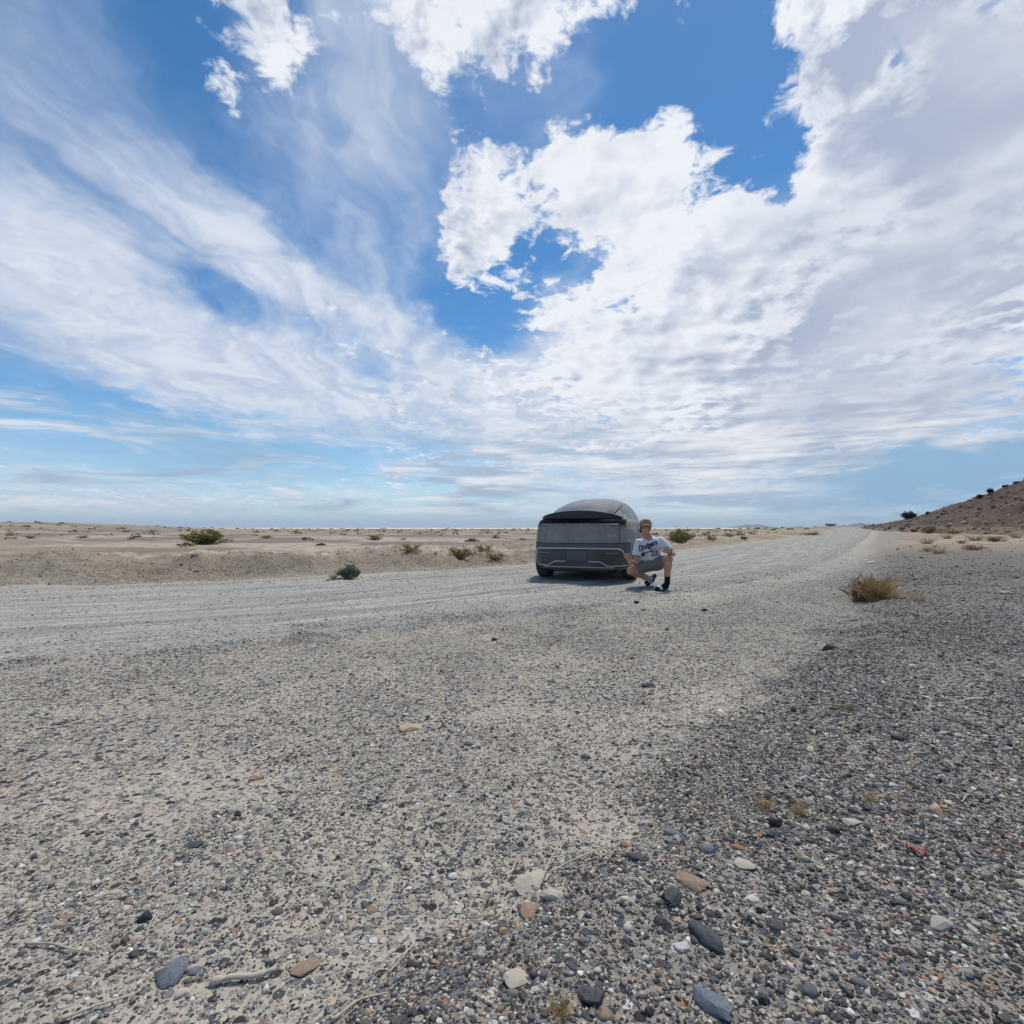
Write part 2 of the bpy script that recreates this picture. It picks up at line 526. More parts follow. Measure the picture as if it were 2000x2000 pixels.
STONE_STOPS = [(0.0, (0.05, 0.05, 0.055)), (0.16, (0.10, 0.10, 0.108)), (0.32, (0.20, 0.20, 0.20)), (0.50, (0.31, 0.29, 0.255)),
               (0.70, (0.40, 0.36, 0.30)), (0.80, (0.33, 0.22, 0.15)), (0.88, (0.50, 0.46, 0.40)), (0.97, (0.62, 0.60, 0.57))]

def stone_speckle(T, P, scale, cover, shift=0.0):
    """mask and colour of small stones lying in the dirt, one voronoi cell each"""
    nd = T.n('ShaderNodeTexVoronoi', feature='F1', voronoi_dimensions='2D')
    T.set(nd.inputs['Vector'], P); nd.inputs['Scale'].default_value = scale
    rnd = T.sep(nd.outputs['Color'])
    edge = T.ss(nd.outputs['Distance'], 0.52, 0.38)
    m = T.m('MULTIPLY', edge, T.m('LESS_THAN', rnd[0], cover))
    col = T.ramp(T.m('ADD', rnd[1], shift, clamp=True), STONE_STOPS, 'CONSTANT')
    return m, col, nd.outputs['Distance']

def ground_mat(T, b):
    P = P_(T)
    x, y, z = T.sep(P)
    P2 = T.comb(x, y, 0.0)
    r = T.vm('LENGTH', P2)
    dark = A_(T, 'dark')
    rd = A_(T, 'roadd')
    n1 = T.noise(P2, 1.3, 4, 0.6, dims='2D')
    n2 = T.noise(P2, 9.0, 4, 0.6, dims='2D')
    n3 = T.noise(P2, 45.0, 3, 0.6, dims='2D')
    dirt = T.mix(T.ss(n1, 0.35, 0.68), c4(0.495, 0.435, 0.345), c4(0.425, 0.376, 0.303))
    dirt = T.mix(T.ss(n2, 0.45, 0.75, 0, 0.7), dirt, c4(0.53, 0.472, 0.385))
    dirt = T.mix(T.ss(n3, 0.42, 0.7, 0, 0.5), dirt, c4(0.30, 0.27, 0.225))
    # desert beyond the road: tan, purple-brown crust and pale clay
    q = T.vm('MULTIPLY', P2, (0.42, 1.0, 1.0))
    p1 = T.noise(q, 0.09, 5, 0.62, dims='2D')
    p2 = T.noise(q, 0.33, 5, 0.6, dims='2D')
    p3 = T.noise(P2, 1.7, 5, 0.62, dims='2D')
    des = T.mix(T.ss(p2, 0.38, 0.64), c4(0.44, 0.36, 0.26), c4(0.35, 0.28, 0.20))
    des = T.mix(T.m('MULTIPLY', T.ss(p1, 0.485, 0.56, 0, 0.9), T.ss(rd, ROAD_W + 5, ROAD_W + 12)), des, c4(0.255, 0.205, 0.185))
    des = T.mix(T.ss(T.noise(q, 0.14, 4, 0.6, dims='2D'), 0.52, 0.60, 0, 0.85), des, c4(0.55, 0.48, 0.37))
    des = T.mix(T.ss(p3, 0.50, 0.66, 0, 0.75), des, c4(0.27, 0.215, 0.16))
    isdes = T.ss(rd, ROAD_W - 0.3, ROAD_W + 0.9)
    # far scrub belt, then the white playa
    scrub = T.mix(T.ss(T.noise(P2, 0.05, 4, 0.65, dims='2D'), 0.42, 0.6), c4(0.46, 0.39, 0.275), c4(0.27, 0.235, 0.14))
    des = T.mix(T.ss(r, 70, 190, 0, 0.85), des, scrub)
    des = T.mix(T.ss(T.m('ADD', r, T.m('MULTIPLY', T.noise(P2, 0.004, 2, 0.6, dims='2D'), 700.0)), 650, 1000), des, c4(0.78, 0.76, 0.70))
    right = T.mix(T.ss(p2, 0.4, 0.62), c4(0.40, 0.31, 0.215), c4(0.27, 0.22, 0.18))
    right = T.mix(T.ss(T.noise(P2, 0.5, 4, 0.6, dims='2D'), 0.52, 0.66), right, c4(0.47, 0.365, 0.235))
    edge_n = T.m('ADD', rd, T.m('MULTIPLY', T.m('SUBTRACT', n1, 0.5), 1.2))
    strip = T.m('MULTIPLY', T.ss(edge_n, -3.2, -4.2), T.ss(x, 0.5, 6.0))
    dirt = T.mix(T.m('MULTIPLY', strip, 0.75), dirt, c4(0.285, 0.265, 0.235))
    ridge = T.m('MULTIPLY', T.m('MULTIPLY', T.ss(edge_n, -4.2, -3.6), T.ss(edge_n, -2.6, -3.1)), T.m('MULTIPLY', T.ss(x, -0.5, 3.0), T.ss(r, 34, 16)))
    dirt = T.mix(T.m('MULTIPLY', ridge, 0.75), dirt, c4(0.60, 0.545, 0.46))
    near = T.mix(T.m('MULTIPLY', T.ss(r, 13, 24), dark), dirt, right)
    near = T.mix(T.m('MULTIPLY', dark, T.m('MULTIPLY', T.ss(r, 2.0, 7.0, 0.58, 0.82), T.ss(r, 32, 17))), near, c4(0.20, 0.178, 0.158))
    # stones too small to build
    cov = T.m('MULTIPLY_ADD', dark, 0.40, 0.46)
    cov = T.m('MULTIPLY', cov, T.ss(n1, 0.25, 0.6, 0.7, 1.25))
    m1, s1, d1 = stone_speckle(T, P, 95.0, cov)
    m2, s2, d2 = stone_speckle(T, P, 38.0, T.m('MULTIPLY', cov, 0.75))
    col = T.mix(isdes, near, des)
    stony = T.m('MULTIPLY', T.ss(rd, ROAD_W + 2.5, ROAD_W), T.ss(r, 40, 12))
    col = T.mix(T.m('MULTIPLY', m1, stony), col, s1)
    col = T.mix(T.m('MULTIPLY', m2, stony), col, s2)
    # clods on the bank
    mb, sb, db = stone_speckle(T, T.vm('MULTIPLY', P, (1.0, 1.0, 1.6)), 11.0, 0.35, 0.42)
    onb = T.m('MULTIPLY', isdes, T.ss(rd, ROAD_W + 9, ROAD_W + 3, 0, 0.8))
    clod = T.mix(T.ss(T.sep(T.n('ShaderNodeTexVoronoi').outputs['Color'])[0], 0.3, 0.7), c4(0.43, 0.345, 0.25), c4(0.30, 0.24, 0.175))
    col = T.mix(T.m('MULTIPLY', mb, onb), col, clod)
    T.link(col, b.inputs['Base Color'])
    b.inputs['Roughness'].default_value = 0.95
    b.inputs['Specular IOR Level'].default_value = 0.15
    hgt = T.m('ADD', T.m('MULTIPLY', n3, 0.006), T.m('MULTIPLY', n2, 0.012))
    hgt = T.m('ADD', hgt, T.m('MULTIPLY', T.m('MULTIPLY', m2, stony), 0.008))
    hgt = T.m('ADD', hgt, T.m('MULTIPLY', T.m('MULTIPLY', m1, stony), 0.004))
    hgt = T.m('ADD', hgt, T.m('MULTIPLY', T.m('MULTIPLY', T.m('ADD', p3, T.m('MULTIPLY', mb, 0.5)), isdes), 0.12))
    bp = T.n('ShaderNodeBump'); bp.inputs['Strength'].default_value = 0.9; bp.inputs['Distance'].default_value = 1.0
    T.link(hgt, bp.inputs['Height']); T.link(bp.outputs[0], b.inputs['Normal'])

ground = obj('ground', build_ground(), mat('desert_ground', ground_mat))
tag(ground, 'pale stony desert ground with dark gravel on the right', kind='structure')

# ------------------------------------------------------------------ road
def build_road():
    C = ROAD_C
    seg = np.hypot(*(C[1:] - C[:-1]).T)
    cum = np.concatenate([[0], np.cumsum(seg)])
    # finer near the camera
    s0 = np.argmin(np.hypot(C[:, 0], C[:, 1]))
    sc0 = cum[s0]
    a = np.concatenate([-np.cumsum(np.linspace(0.12, 2.5, 90))[::-1], np.arange(0, 30, 0.12), 30 + np.cumsum(np.linspace(0.12, 9, 130))]) + sc0
    a = a[(a > 0) & (a < cum[-1])]
    cx, cy = np.interp(a, cum, C[:, 0]), np.interp(a, cum, C[:, 1])
    k = np.ones(9) / 9
    tx, ty = np.gradient(cx, a), np.gradient(cy, a)
    L = np.hypot(tx, ty); nx, ny = -ty / L, tx / L
    off = np.concatenate([[-3.55], np.linspace(-3.3, 3.3, 67), [3.55]])
    X = cx[:, None] + nx[:, None] * off; Y = cy[:, None] + ny[:, None] * off
    O = np.broadcast_to(off, X.shape)
    Z = height(X, Y, fine=False)
    # worn wheel tracks and small ridges of loose gravel between them
    w = O + 0.22 * fbm(np.broadcast_to(a[:, None], X.shape), O * 0 + 3, 0.12, 3, 71)
    rut = 0
    for c in (-1.75, -0.35, 0.95, 2.2):
        rut = rut - 0.022 * np.exp(-((w - c) / 0.22) ** 2) + 0.014 * np.exp(-((w - c - 0.42) / 0.13) ** 2)
    Zr = Z + 0.012 + rut + 0.010 * fbm(X, Y, 5, 3, 72) + 0.010 * fbm(X, Y, 1.1, 3, 73)
    edge = sstep(np.abs(O) + 0.35 * fbm(X, Y, 0.8, 4, 74), 2.7, 3.3)
    Z = Zr * (1 - edge) + (Z - 0.05) * edge
    n, m = X.shape
    V = np.stack([X.ravel(), Y.ravel(), Z.ravel()], 1)
    i = np.arange(n - 1)[:, None] * m; j = np.arange(m - 1)[None]
    F = np.stack([i + j, i + m + j, i + m + j + 1, i + j + 1], -1).reshape(-1, 4)[:, ::-1]
    me = mesh_np('road', V, F)
    attr(me, 'across', w.ravel())
    attr(me, 'along', np.broadcast_to(a[:, None], X.shape).ravel())
    attr(me, 'off', O.ravel())
    return me

def road_mat(T, b):
    P = P_(T)
    w = A_(T, 'across'); al = A_(T, 'along'); off = A_(T, 'off')
    st = T.comb(w, T.m('MULTIPLY', al, 0.05), 0.0)
    n1 = T.noise(st, 2.4, 4, 0.6, dims='2D')
    n1b = T.noise(st, 9.0, 4, 0.6, dims='2D')
    n2 = T.noise(P, 1.6, 4, 0.6, dims='2D')
    n3 = T.noise(P, 26.0, 4, 0.62, dims='2D')
    col = T.mix(T.ss(n1, 0.36, 0.62), c4(0.325, 0.315, 0.29), c4(0.45, 0.43, 0.385))
    col = T.mix(T.ss(n1b, 0.50, 0.62, 0, 0.85), col, c4(0.56, 0.535, 0.475))
    col = T.mix(T.ss(n1b, 0.46, 0.34, 0, 0.75), col, c4(0.245, 0.24, 0.225))
    col = T.mix(T.ss(n2, 0.48, 0.7, 0, 0.5), col, c4(0.37, 0.345, 0.295))
    col = T.mix(T.ss(n3, 0.5, 0.68, 0, 0.55), col, c4(0.28, 0.265, 0.23))
    edge = T.ss(T.m('ABSOLUTE', off), 1.7, 3.0)
    near_side = T.m('MULTIPLY', edge, T.ss(off, 0.0, -1.0))
    col = T.mix(T.m('MULTIPLY', near_side, 0.6), col, c4(0.39, 0.365, 0.32))
    col = T.mix(T.m('MULTIPLY', edge, T.ss(off, 0.0, 1.0, 0, 0.6)), col, c4(0.50, 0.445, 0.36))
    cov = T.m('MULTIPLY_ADD', near_side, 0.25, 0.16)
    m1, s1, _ = stone_speckle(T, P, 80.0, cov, 0.08)
    m2, s2, _ = stone_speckle(T, P, 30.0, T.m('MULTIPLY', cov, 0.7), 0.08)
    col = T.mix(m1, col, s1)
    col = T.mix(m2, col, s2)
    T.link(col, b.inputs['Base Color'])
    b.inputs['Roughness'].default_value = 0.95
    b.inputs['Specular IOR Level'].default_value = 0.12
    h = T.m('ADD', T.m('MULTIPLY', n3, 0.010), T.m('MULTIPLY', n1b, 0.010))
    h = T.m('ADD', h, T.m('ADD', T.m('MULTIPLY', m1, 0.004), T.m('MULTIPLY', m2, 0.010)))
    bp = T.n('ShaderNodeBump'); bp.inputs['Strength'].default_value = 0.9; bp.inputs['Distance'].default_value = 1.0
    T.link(h, bp.inputs['Height']); T.link(bp.outputs[0], b.inputs['Normal'])

road = obj('road', build_road(), mat('dirt_road', road_mat))
tag(road, 'grey dirt road with worn wheel tracks curving to the horizon', kind='structure')

# ------------------------------------------------------------------ hill on the right
def build_hill():
    u = np.linspace(-2.6, 2.6, 150); v = np.linspace(-2.4, 2.4, 420)
    U, Vv = np.meshgrid(u, v)
    cx, cy, A, rx, ry, th, e = HILL
    X = cx + U * rx * math.cos(th) - Vv * ry * math.sin(th)
    Y = cy + U * rx * math.sin(th) + Vv * ry * math.cos(th)
    H0 = hill_raw(X, Y)
    base = height(X, Y, fine=False)
    k = sstep(H0, 0.5, 1.7)
    gul = fbm(X * 0.7 + Y * 0.3, Y * 0.8 - X * 0.35, 0.22, 4, 81)
    H0 = H0 - 0.5
    Z = base + H0 + k * (0.8 * gul + 0.45 * fbm(X, Y, 0.7, 4, 82, 0.6)) - 0.9 * (1 - sstep(H0, 0.0, 0.6))
    n, m = X.shape
    Vt = np.stack([X.ravel(), Y.ravel(), Z.ravel()], 1)
    i = np.arange(n - 1)[:, None] * m; j = np.arange(m - 1)[None]
    F = np.stack([i + j, i + j + 1, i + m + j + 1, i + m + j], -1).reshape(-1, 4)
    return mesh_np('hill', Vt, F)

def hill_mat(T, b):
    P = P_(T)
    n1 = T.noise(P, 0.25, 6, 0.6)
    n2 = T.noise(P, 1.6, 6, 0.65)
    n3 = T.noise(P, 6.0, 5, 0.65)
    z = T.sep(P)[2]
    col = T.mix(T.ss(n1, 0.38, 0.62), c4(0.125, 0.095, 0.075), c4(0.175, 0.132, 0.10))
    col = T.mix(T.ss(n2, 0.5, 0.68, 0, 0.75), col, c4(0.28, 0.21, 0.15))
    col = T.mix(T.ss(n3, 0.52, 0.66, 0, 0.8), col, c4(0.065, 0.056, 0.052))
    col = T.mix(T.m('MULTIPLY', T.ss(z, 1.6, 0.6), T.ss(n2, 0.4, 0.6, 0.1, 0.9)), col, c4(0.36, 0.28, 0.19))
    T.link(col, b.inputs['Base Color'])
    b.inputs['Roughness'].default_value = 0.95
    b.inputs['Specular IOR Level'].default_value = 0.1
    bp = T.n('ShaderNodeBump'); bp.inputs['Strength'].default_value = 1.0; bp.inputs['Distance'].default_value = 1.0
    T.link(T.m('ADD', T.m('MULTIPLY', n2, 0.35), T.m('MULTIPLY', n3, 0.12)), bp.inputs['Height'])
    T.link(bp.outputs[0], b.inputs['Normal'])

HILL_ME = build_hill()
hill = obj('hill', HILL_ME, mat('hill_soil', hill_mat))
tag(hill, 'brown stony hillside rising on the right', kind='structure')
HILL_BVH = BVHTree.FromPolygons([v.co[:] for v in HILL_ME.vertices], [p.vertices[:] for p in HILL_ME.polygons])

def surface_z(x, y):
    z = height1(x, y)
    hit = HILL_BVH.ray_cast(Vector((x, y, 100)), Vector((0, 0, -1)))
    return max(z, hit[0].z) if hit[0] else z

# ------------------------------------------------------------------ far mountains
def build_range(name, az0, az1, dist, hmax, seed, prof):
    n = 90
    t = np.linspace(0, 1, n)
    a = np.radians(az0 + (az1 - az0) * t)
    rows = []
    for k, (dr, hk) in enumerate([(-0.06, -0.01), (-0.03, 0.45), (0.0, 1.0), (0.03, 0.5), (0.06, -0.01)]):
        rr = dist * (1 + dr)
        hh = hmax * prof(t) * hk * (1 + 0.35 * fbm(t * 14 + k * 0.6, t * 0 + k * 3.0, 1.0, 4, seed))
        rows.append(np.stack([np.sin(a) * rr, np.cos(a) * rr, hh], 1))
    V = np.vstack(rows)
    i = np.arange(4)[:, None] * n; j = np.arange(n - 1)[None]
    F = np.stack([i + j, i + j + 1, i + n + j + 1, i + n + j], -1).reshape(-1, 4)
    return mesh_np(name, V, F)

def mtn_mat(T, b):
    P = P_(T)
    n = T.noise(P, 0.002, 6, 0.6)
    T.link(T.mix(T.ss(n, 0.4, 0.6), c4(0.16, 0.14, 0.13), c4(0.22, 0.19, 0.17)), b.inputs['Base Color'])
    b.inputs['Roughness'].default_value = 1.0
MT = mat('far_mountain_rock', mtn_mat)
hump = lambda t: np.sin(np.pi * t) ** 1.2
for (nm, a0, a1, dist, h, sd, pf, lb) in [
        ('mountain', -62, -43.0, 16000, 330, 3, hump, 'faint blue mountain at the far left of the horizon'),
        ('mountain', 22.6, 27.6, 30000, 170, 4, hump, 'faint blue mountain on the horizon right of the crouching person'),
        ('mountain', 32.0, 36.6, 30000, 220, 5, hump, 'faint blue mountain where the road meets the horizon')]:
    tag(obj(nm, build_range(nm, a0, a1, dist, h, sd, pf), MT), lb, kind='structure')

# ------------------------------------------------------------------ stones
def ico(sub):
    bm = bmesh.new()
    bmesh.ops.create_icosphere(bm, subdivisions=sub, radius=1.0)
    V = np.array([v.co[:] for v in bm.verts]); F = np.array([[v.index for v in f.verts] for f in bm.faces])
    bm.free()
    return V, F

def n3(V, f, s):
    return vnoise(V[:, 0] * f + V[:, 2] * f * 0.71 + 5, V[:, 1] * f - V[:, 2] * f * 0.63 + 9, s)

def stone_shape(sub, seed, rough=0.35, cuts=5, smooth=True):
    """a worn or broken stone: noisy ball with a few flat cut sides"""
    g = np.random.default_rng(seed)
    V, F = ico(sub)
    V = V * (1 + rough * n3(V, 1.2, seed) + 0.4 * rough * n3(V, 2.6, seed + 1))[:, None]
    for _ in range(cuts):
        n = g.normal(size=3); n /= np.linalg.norm(n)
        d = g.uniform(0.55, 0.85)
        k = V @ n - d
        V = V - np.maximum(k, 0)[:, None] * n * 0.9
    V = V * (1 + 0.05 * rough * n3(V, 7, seed + 2))[:, None]
    return V, F

def pebble_mat(T, b):
    a = T.n('ShaderNodeAttribute', attribute_name='col', attribute_type='INSTANCER')
    oc = T.n('ShaderNodeTexCoord').outputs['Object']
    rnd = T.n('ShaderNodeObjectInfo').outputs['Random']
    n = T.noise(T.vm('ADD', oc, T.comb(rnd, T.m('MULTIPLY', rnd, 7.0), 0.0)), 2.6, 3, 0.65)
    col = T.mix(T.ss(n, 0.4, 0.75, 0.0, 0.28), a.outputs['Color'], c4(0.40, 0.35, 0.275))
    T.link(col, b.inputs['Base Color'])
    b.inputs['Roughness'].default_value = 0.82
    b.inputs['Specular IOR Level'].default_value = 0.25

PEB_MAT = mat('gravel_stone', pebble_mat)

def build_gravel():
    lib = bpy.data.collections.new('pebble_shapes')
    NS = 10
    for i in range(NS):
        V, F = stone_shape(1 if i < 6 else 2, 100 + i, 0.45, 6 if i % 3 else 9)
        V = V * np.array([1.0, 0.62 + 0.3 * ((i * 37) % 10) / 10, 0.42 + 0.35 * ((i * 53) % 10) / 10])
        me = mesh_np('pebble_%02d' % i, V, F, smooth=(i % 2 != 0))
        me.materials.append(PEB_MAT)
        lib.objects.link(bpy.data.objects.new('pebble_%02d' % i, me))
    pts, sizes = [], []
    #          r range      diam range        dark  shoulder road  bank (per m2)
    classes = [((0.75, 3.0), (0.005, 0.0095), (13000, 5200, 0, 0)),
               ((0.75, 7.6), (0.009, 0.016), (5600, 2000, 150, 0)),
               ((0.75, 16.), (0.016, 0.030), (620, 190, 36, 110)),
               ((0.75, 26.), (0.030, 0.060), (14, 3.0, 0.25, 22)),
               ((5.0, 45.), (0.06, 0.15), (0.6, 0.05, 0, 2.0))]
    for (r0, r1), (d0, d1), dens in classes:
        amax = R(56)
        area = amax * (r1 ** 2 - r0 ** 2)
        N = int(area * max(dens))
        if N > 1500000:
            N = 1500000
        r = np.sqrt(rng.uniform(r0 ** 2, r1 ** 2, N)); a = rng.uniform(-amax, amax, N)
        x, y = np.sin(a) * r, np.cos(a) * r
        keep = rng.uniform(0, 1, N) < 1.25 * dens[0] / max(dens)     # cheap first cut
        if dens[0] < max(dens): keep[:] = True
        x, y, r = x[keep], y[keep], r[keep]
        d, _ = curve_coord(ROAD_C, x, y)
        s, _ = curve_coord(LINE_C, x, y)
        dk = sstep(-s + 0.5 * fbm(x, y, 1.4, 4, 61) + 0.22 * fbm(x, y, 5.0, 3, 62), -0.06, 0.18 + 0.03 * r) * (1 - 0.5 * sstep(fbm(x, y * 1.6, 0.75, 4, 66), 0.14, 0.36))
        patch = np.clip(1.0 + 2.1 * fbm(x, y, 1.6, 4, 91) + 1.2 * fbm(x, y, 7.0, 2, 92), 0.15, 2.2)
        de = dens[1] * (1 - dk) * patch + dens[0] * dk * (0.75 + 0.25 * patch)
        on_road = sstep(np.abs(d), ROAD_W + 0.2, ROAD_W - 1.3)
        de = de * (1 - on_road) + dens[2] * on_road
        bank = sstep(d, ROAD_W - 0.2, ROAD_W + 0.6) * sstep(d, ROAD_W + 12, ROAD_W + 4)
        de = np.where(d > 0, de * (1 - sstep(d, ROAD_W - 0.4, ROAD_W)) + dens[3] * bank * np.clip(1 + 2.2 * fbm(x, y, 0.5, 3, 93), 0, 2.5), de)
        fade = sstep(r, r1, r1 * 0.7)
        k = rng.uniform(0, 1, len(x)) < de * fade / max(dens)
        x, y, dk, d = x[k], y[k], dk[k], d[k]
        sz = d0 * (d1 / d0) ** (rng.uniform(0, 1, len(x)) ** 1.5)
        pts.append(np.stack([x, y, dk, d], 1)); sizes.append(sz)
    Q = np.vstack(pts); S = np.concatenate(sizes)
    # keep the ground of the person's slides and the big stones free
    x, y, dk, d = Q.T
    N = len(x)
    z = height(x, y)
    z = z + 0.012 * sstep(np.abs(d), ROAD_W, ROAD_W - 0.5) - 0.03 * 0
    u = rng.uniform(0, 1, N); w = rng.uniform(0, 1, N)
    pal = np.array([(0.030, 0.030, 0.033), (0.070, 0.071, 0.078), (0.17, 0.17, 0.175), (0.30, 0.285, 0.26), (0.50, 0.445, 0.36),
                    (0.42, 0.26, 0.16), (0.60, 0.54, 0.45), (0.72, 0.69, 0.64), (0.31, 0.245, 0.18)])
    pd = np.cumsum([0.38, 0.24, 0.12, 0.07, 0.09, 0.055, 0.055, 0.025])
    pb = np.cumsum([0.11, 0.15, 0.22, 0.21, 0.18, 0.03, 0.07, 0.03])
    ci = np.where(w < dk, np.searchsorted(pd, u * pd[-1]), np.searchsorted(pb, u * pb[-1]))
    bankm = d > ROAD_W + 0.2
    ci = np.where(bankm, np.where(u < 0.80, 8, np.where(u < 0.92, 3, 2)), ci)
    pale = sstep(np.abs(d + ROAD_W + 0.55), 0.75, 0.1) * sstep(x, 0.5, 3)
    ci = np.where(rng.uniform(0, 1, N) < pale * 0.6, np.where(u < 0.6, 6, 4), ci)
    col = pal[np.clip(ci, 0, 8)] * rng.uniform(0.75, 1.3, (N, 1)) * (1 + rng.normal(0, 0.03, (N, 3)))
    dust = rng.uniform(0.0, 0.30, (N, 1)) * (1 - 0.5 * dk[:, None])
    dust = np.where((d > ROAD_W)[:, None], 0.0, dust)
    col = np.clip(col * (1 - dust) + np.array([0.48, 0.425, 0.34]) * dust, 0.01, 0.8)
    # rocks strewn over the hillside
    HV = np.array([v.co[:] for v in HILL_ME.vertices])
    tri = np.array([p.vertices[:] for p in HILL_ME.polygons])
    cc = HV[tri].mean(1)
    okf = np.where((cc[:, 1] < 150) & (hill_raw(cc[:, 0], cc[:, 1]) > 0.5) & (cc[:, 0] < 75))[0]
    NH = 9000
    pick = rng.choice(okf, NH); w4 = rng.dirichlet(np.ones(4), NH)
    hp = (HV[tri[pick]] * w4[:, :, None]).sum(1)
    hs = 0.10 * (0.95 / 0.10) ** (rng.uniform(0, 1, NH) ** 2.2)
    hcol = np.array([(0.07, 0.058, 0.05), (0.13, 0.10, 0.082), (0.24, 0.18, 0.13), (0.36, 0.27, 0.19)])[rng.choice(4, NH, p=[0.32, 0.30, 0.24, 0.14])] * rng.uniform(0.8, 1.2, (NH, 1))
    x = np.append(x, hp[:, 0]); y = np.append(y, hp[:, 1]); z = np.append(z, hp[:, 2]); S = np.append(S, hs)
    col = np.vstack([col, hcol]); N = N + NH
    idx = rng.integers(0, NS, N)
    scl = (S / 2)[:, None] * rng.uniform(0.8, 1.2, (N, 3))
    rot = np.stack([rng.normal(0, 0.22, N), rng.normal(0, 0.22, N), rng.uniform(0, 6.283, N)], 1)
    z = z + S * rng.uniform(-0.14, 0.18, N)
    me = bpy.data.meshes.new('gravel')
    me.vertices.add(N)
    me.vertices.foreach_set('co', np.stack([x, y, z], 1).astype(np.float32).ravel())
    for nm, arr in (('scl', scl), ('rot', rot)):
        at = me.attributes.new(nm, 'FLOAT_VECTOR', 'POINT'); at.data.foreach_set('vector', arr.astype(np.float32).ravel())
    at = me.attributes.new('idx', 'INT', 'POINT'); at.data.foreach_set('value', idx.astype(np.int32))
    at = me.attributes.new('col', 'FLOAT_COLOR', 'POINT')
    at.data.foreach_set('color', np.concatenate([col, np.ones((N, 1))], 1).astype(np.float32).ravel())
    me.materials.append(PEB_MAT)
    ng = bpy.data.node_groups.new('scatter_gravel', 'GeometryNodeTree')
    ng.interface.new_socket('Geometry', in_out='INPUT', socket_type='NodeSocketGeometry')
    ng.interface.new_socket('Geometry', in_out='OUTPUT', socket_type='NodeSocketGeometry')
    G = NT(ng)
    gi, go = G.n('NodeGroupInput'), G.n('NodeGroupOutput')
    iop = G.n('GeometryNodeInstanceOnPoints')
    ci_ = G.n('GeometryNodeCollectionInfo')
    ci_.inputs['Collection'].default_value = lib
    ci_.inputs['Separate Children'].default_value = True
    ci_.inputs['Reset Children'].default_value = True
    G.link(gi.outputs[0], iop.inputs['Points'])
    G.link(ci_.outputs[0], iop.inputs['Instance'])
    iop.inputs['Pick Instance'].default_value = True
    def na(nm, ty):
        nd = G.n('GeometryNodeInputNamedAttribute', data_type=ty); nd.inputs['Name'].default_value = nm
        return next(o for o in nd.outputs if o.enabled and o.name == 'Attribute')
    G.link(na('idx', 'INT'), iop.inputs['Instance Index'])
    e2r = G.n('FunctionNodeEulerToRotation')
    G.link(na('rot', 'FLOAT_VECTOR'), e2r.inputs[0])
    G.link(e2r.outputs[0], iop.inputs['Rotation'])
    G.link(na('scl', 'FLOAT_VECTOR'), iop.inputs['Scale'])
    G.link(iop.outputs[0], go.inputs[0])
    o = obj('gravel', me)
    md = o.modifiers.new('scatter', 'NODES'); md.node_group = ng
    tag(o, 'loose mixed gravel strewn over the shoulder and the bank', 'gravel', kind='stuff')
    print('gravel', N)
    return o

gravel = build_gravel()

# ------------------------------------------------------------------ mesh collector
class MB:
    def __init__(self):
        self.v = []; self.f = []; self.n = 0
    def add(self, V, F):
        V = np.asarray(V, float); 
        self.v.append(V)
        self.f += [tuple(int(i) + self.n for i in q) for q in F]
        self.n += len(V)
        return self
    def tube(self, pts, rad, sides=5, cap=True):
        P = np.asarray(pts, float); n = len(P)
        rad = np.broadcast_to(np.asarray(rad, float), (n,))
        t = np.gradient(P, axis=0); t /= np.maximum(np.linalg.norm(t, axis=1, keepdims=True), 1e-9)
        up = np.array([0, 0, 1.0]) if abs(t[0][2]) < 0.9 else np.array([1.0, 0, 0])
        V = []
        for i in range(n):
            a = np.cross(t[i], up); a /= max(np.linalg.norm(a), 1e-9)
            b = np.cross(a, t[i])
            up = b
            for k in range(sides):
                th = 2 * math.pi * k / sides
                V.append(P[i] + rad[i] * (math.cos(th) * a + math.sin(th) * b))
        F = []
        for i in range(n - 1):
            for k in range(sides):
                k2 = (k + 1) % sides
                F.append((i * sides + k, i * sides + k2, (i + 1) * sides + k2, (i + 1) * sides + k))
        if cap:
            F.append(tuple(range(sides))[::-1]); F.append(tuple((n - 1) * sides + k for k in range(sides)))
        return self.add(V, F)
    def mesh(self, name, smooth=True):
        me = bpy.data.meshes.new(name)
        V = np.vstack(self.v)
        me.from_pydata(V.tolist(), [], self.f)
        me.polygons.foreach_set('use_smooth', np.full(len(me.polygons), smooth))
        me.update()
        return me
    def build(self, name, m, parent=None, smooth=True):
        return obj(name, self.mesh(name, smooth), m, parent)

# ------------------------------------------------------------------ plants
def leaf_mat(name, c1, c2, c3):
    def fn(T, b):
        P = P_(T)
        rnd = T.n('ShaderNodeObjectInfo').outputs['Random']
        isl = T.n('ShaderNodeNewGeometry').outputs['Random Per Island']
        col = T.mix(T.ss(isl, 0.2, 0.8), c1, c2)
        col = T.mix(T.ss(T.noise(P, 5.0, 3, 0.6), 0.5, 0.7, 0, 0.8), col, c3)
        T.link(col, b.inputs['Base Color'])
        b.inputs['Roughness'].default_value = 0.8
        b.inputs['Specular IOR Level'].default_value = 0.2
    return mat(name, fn)

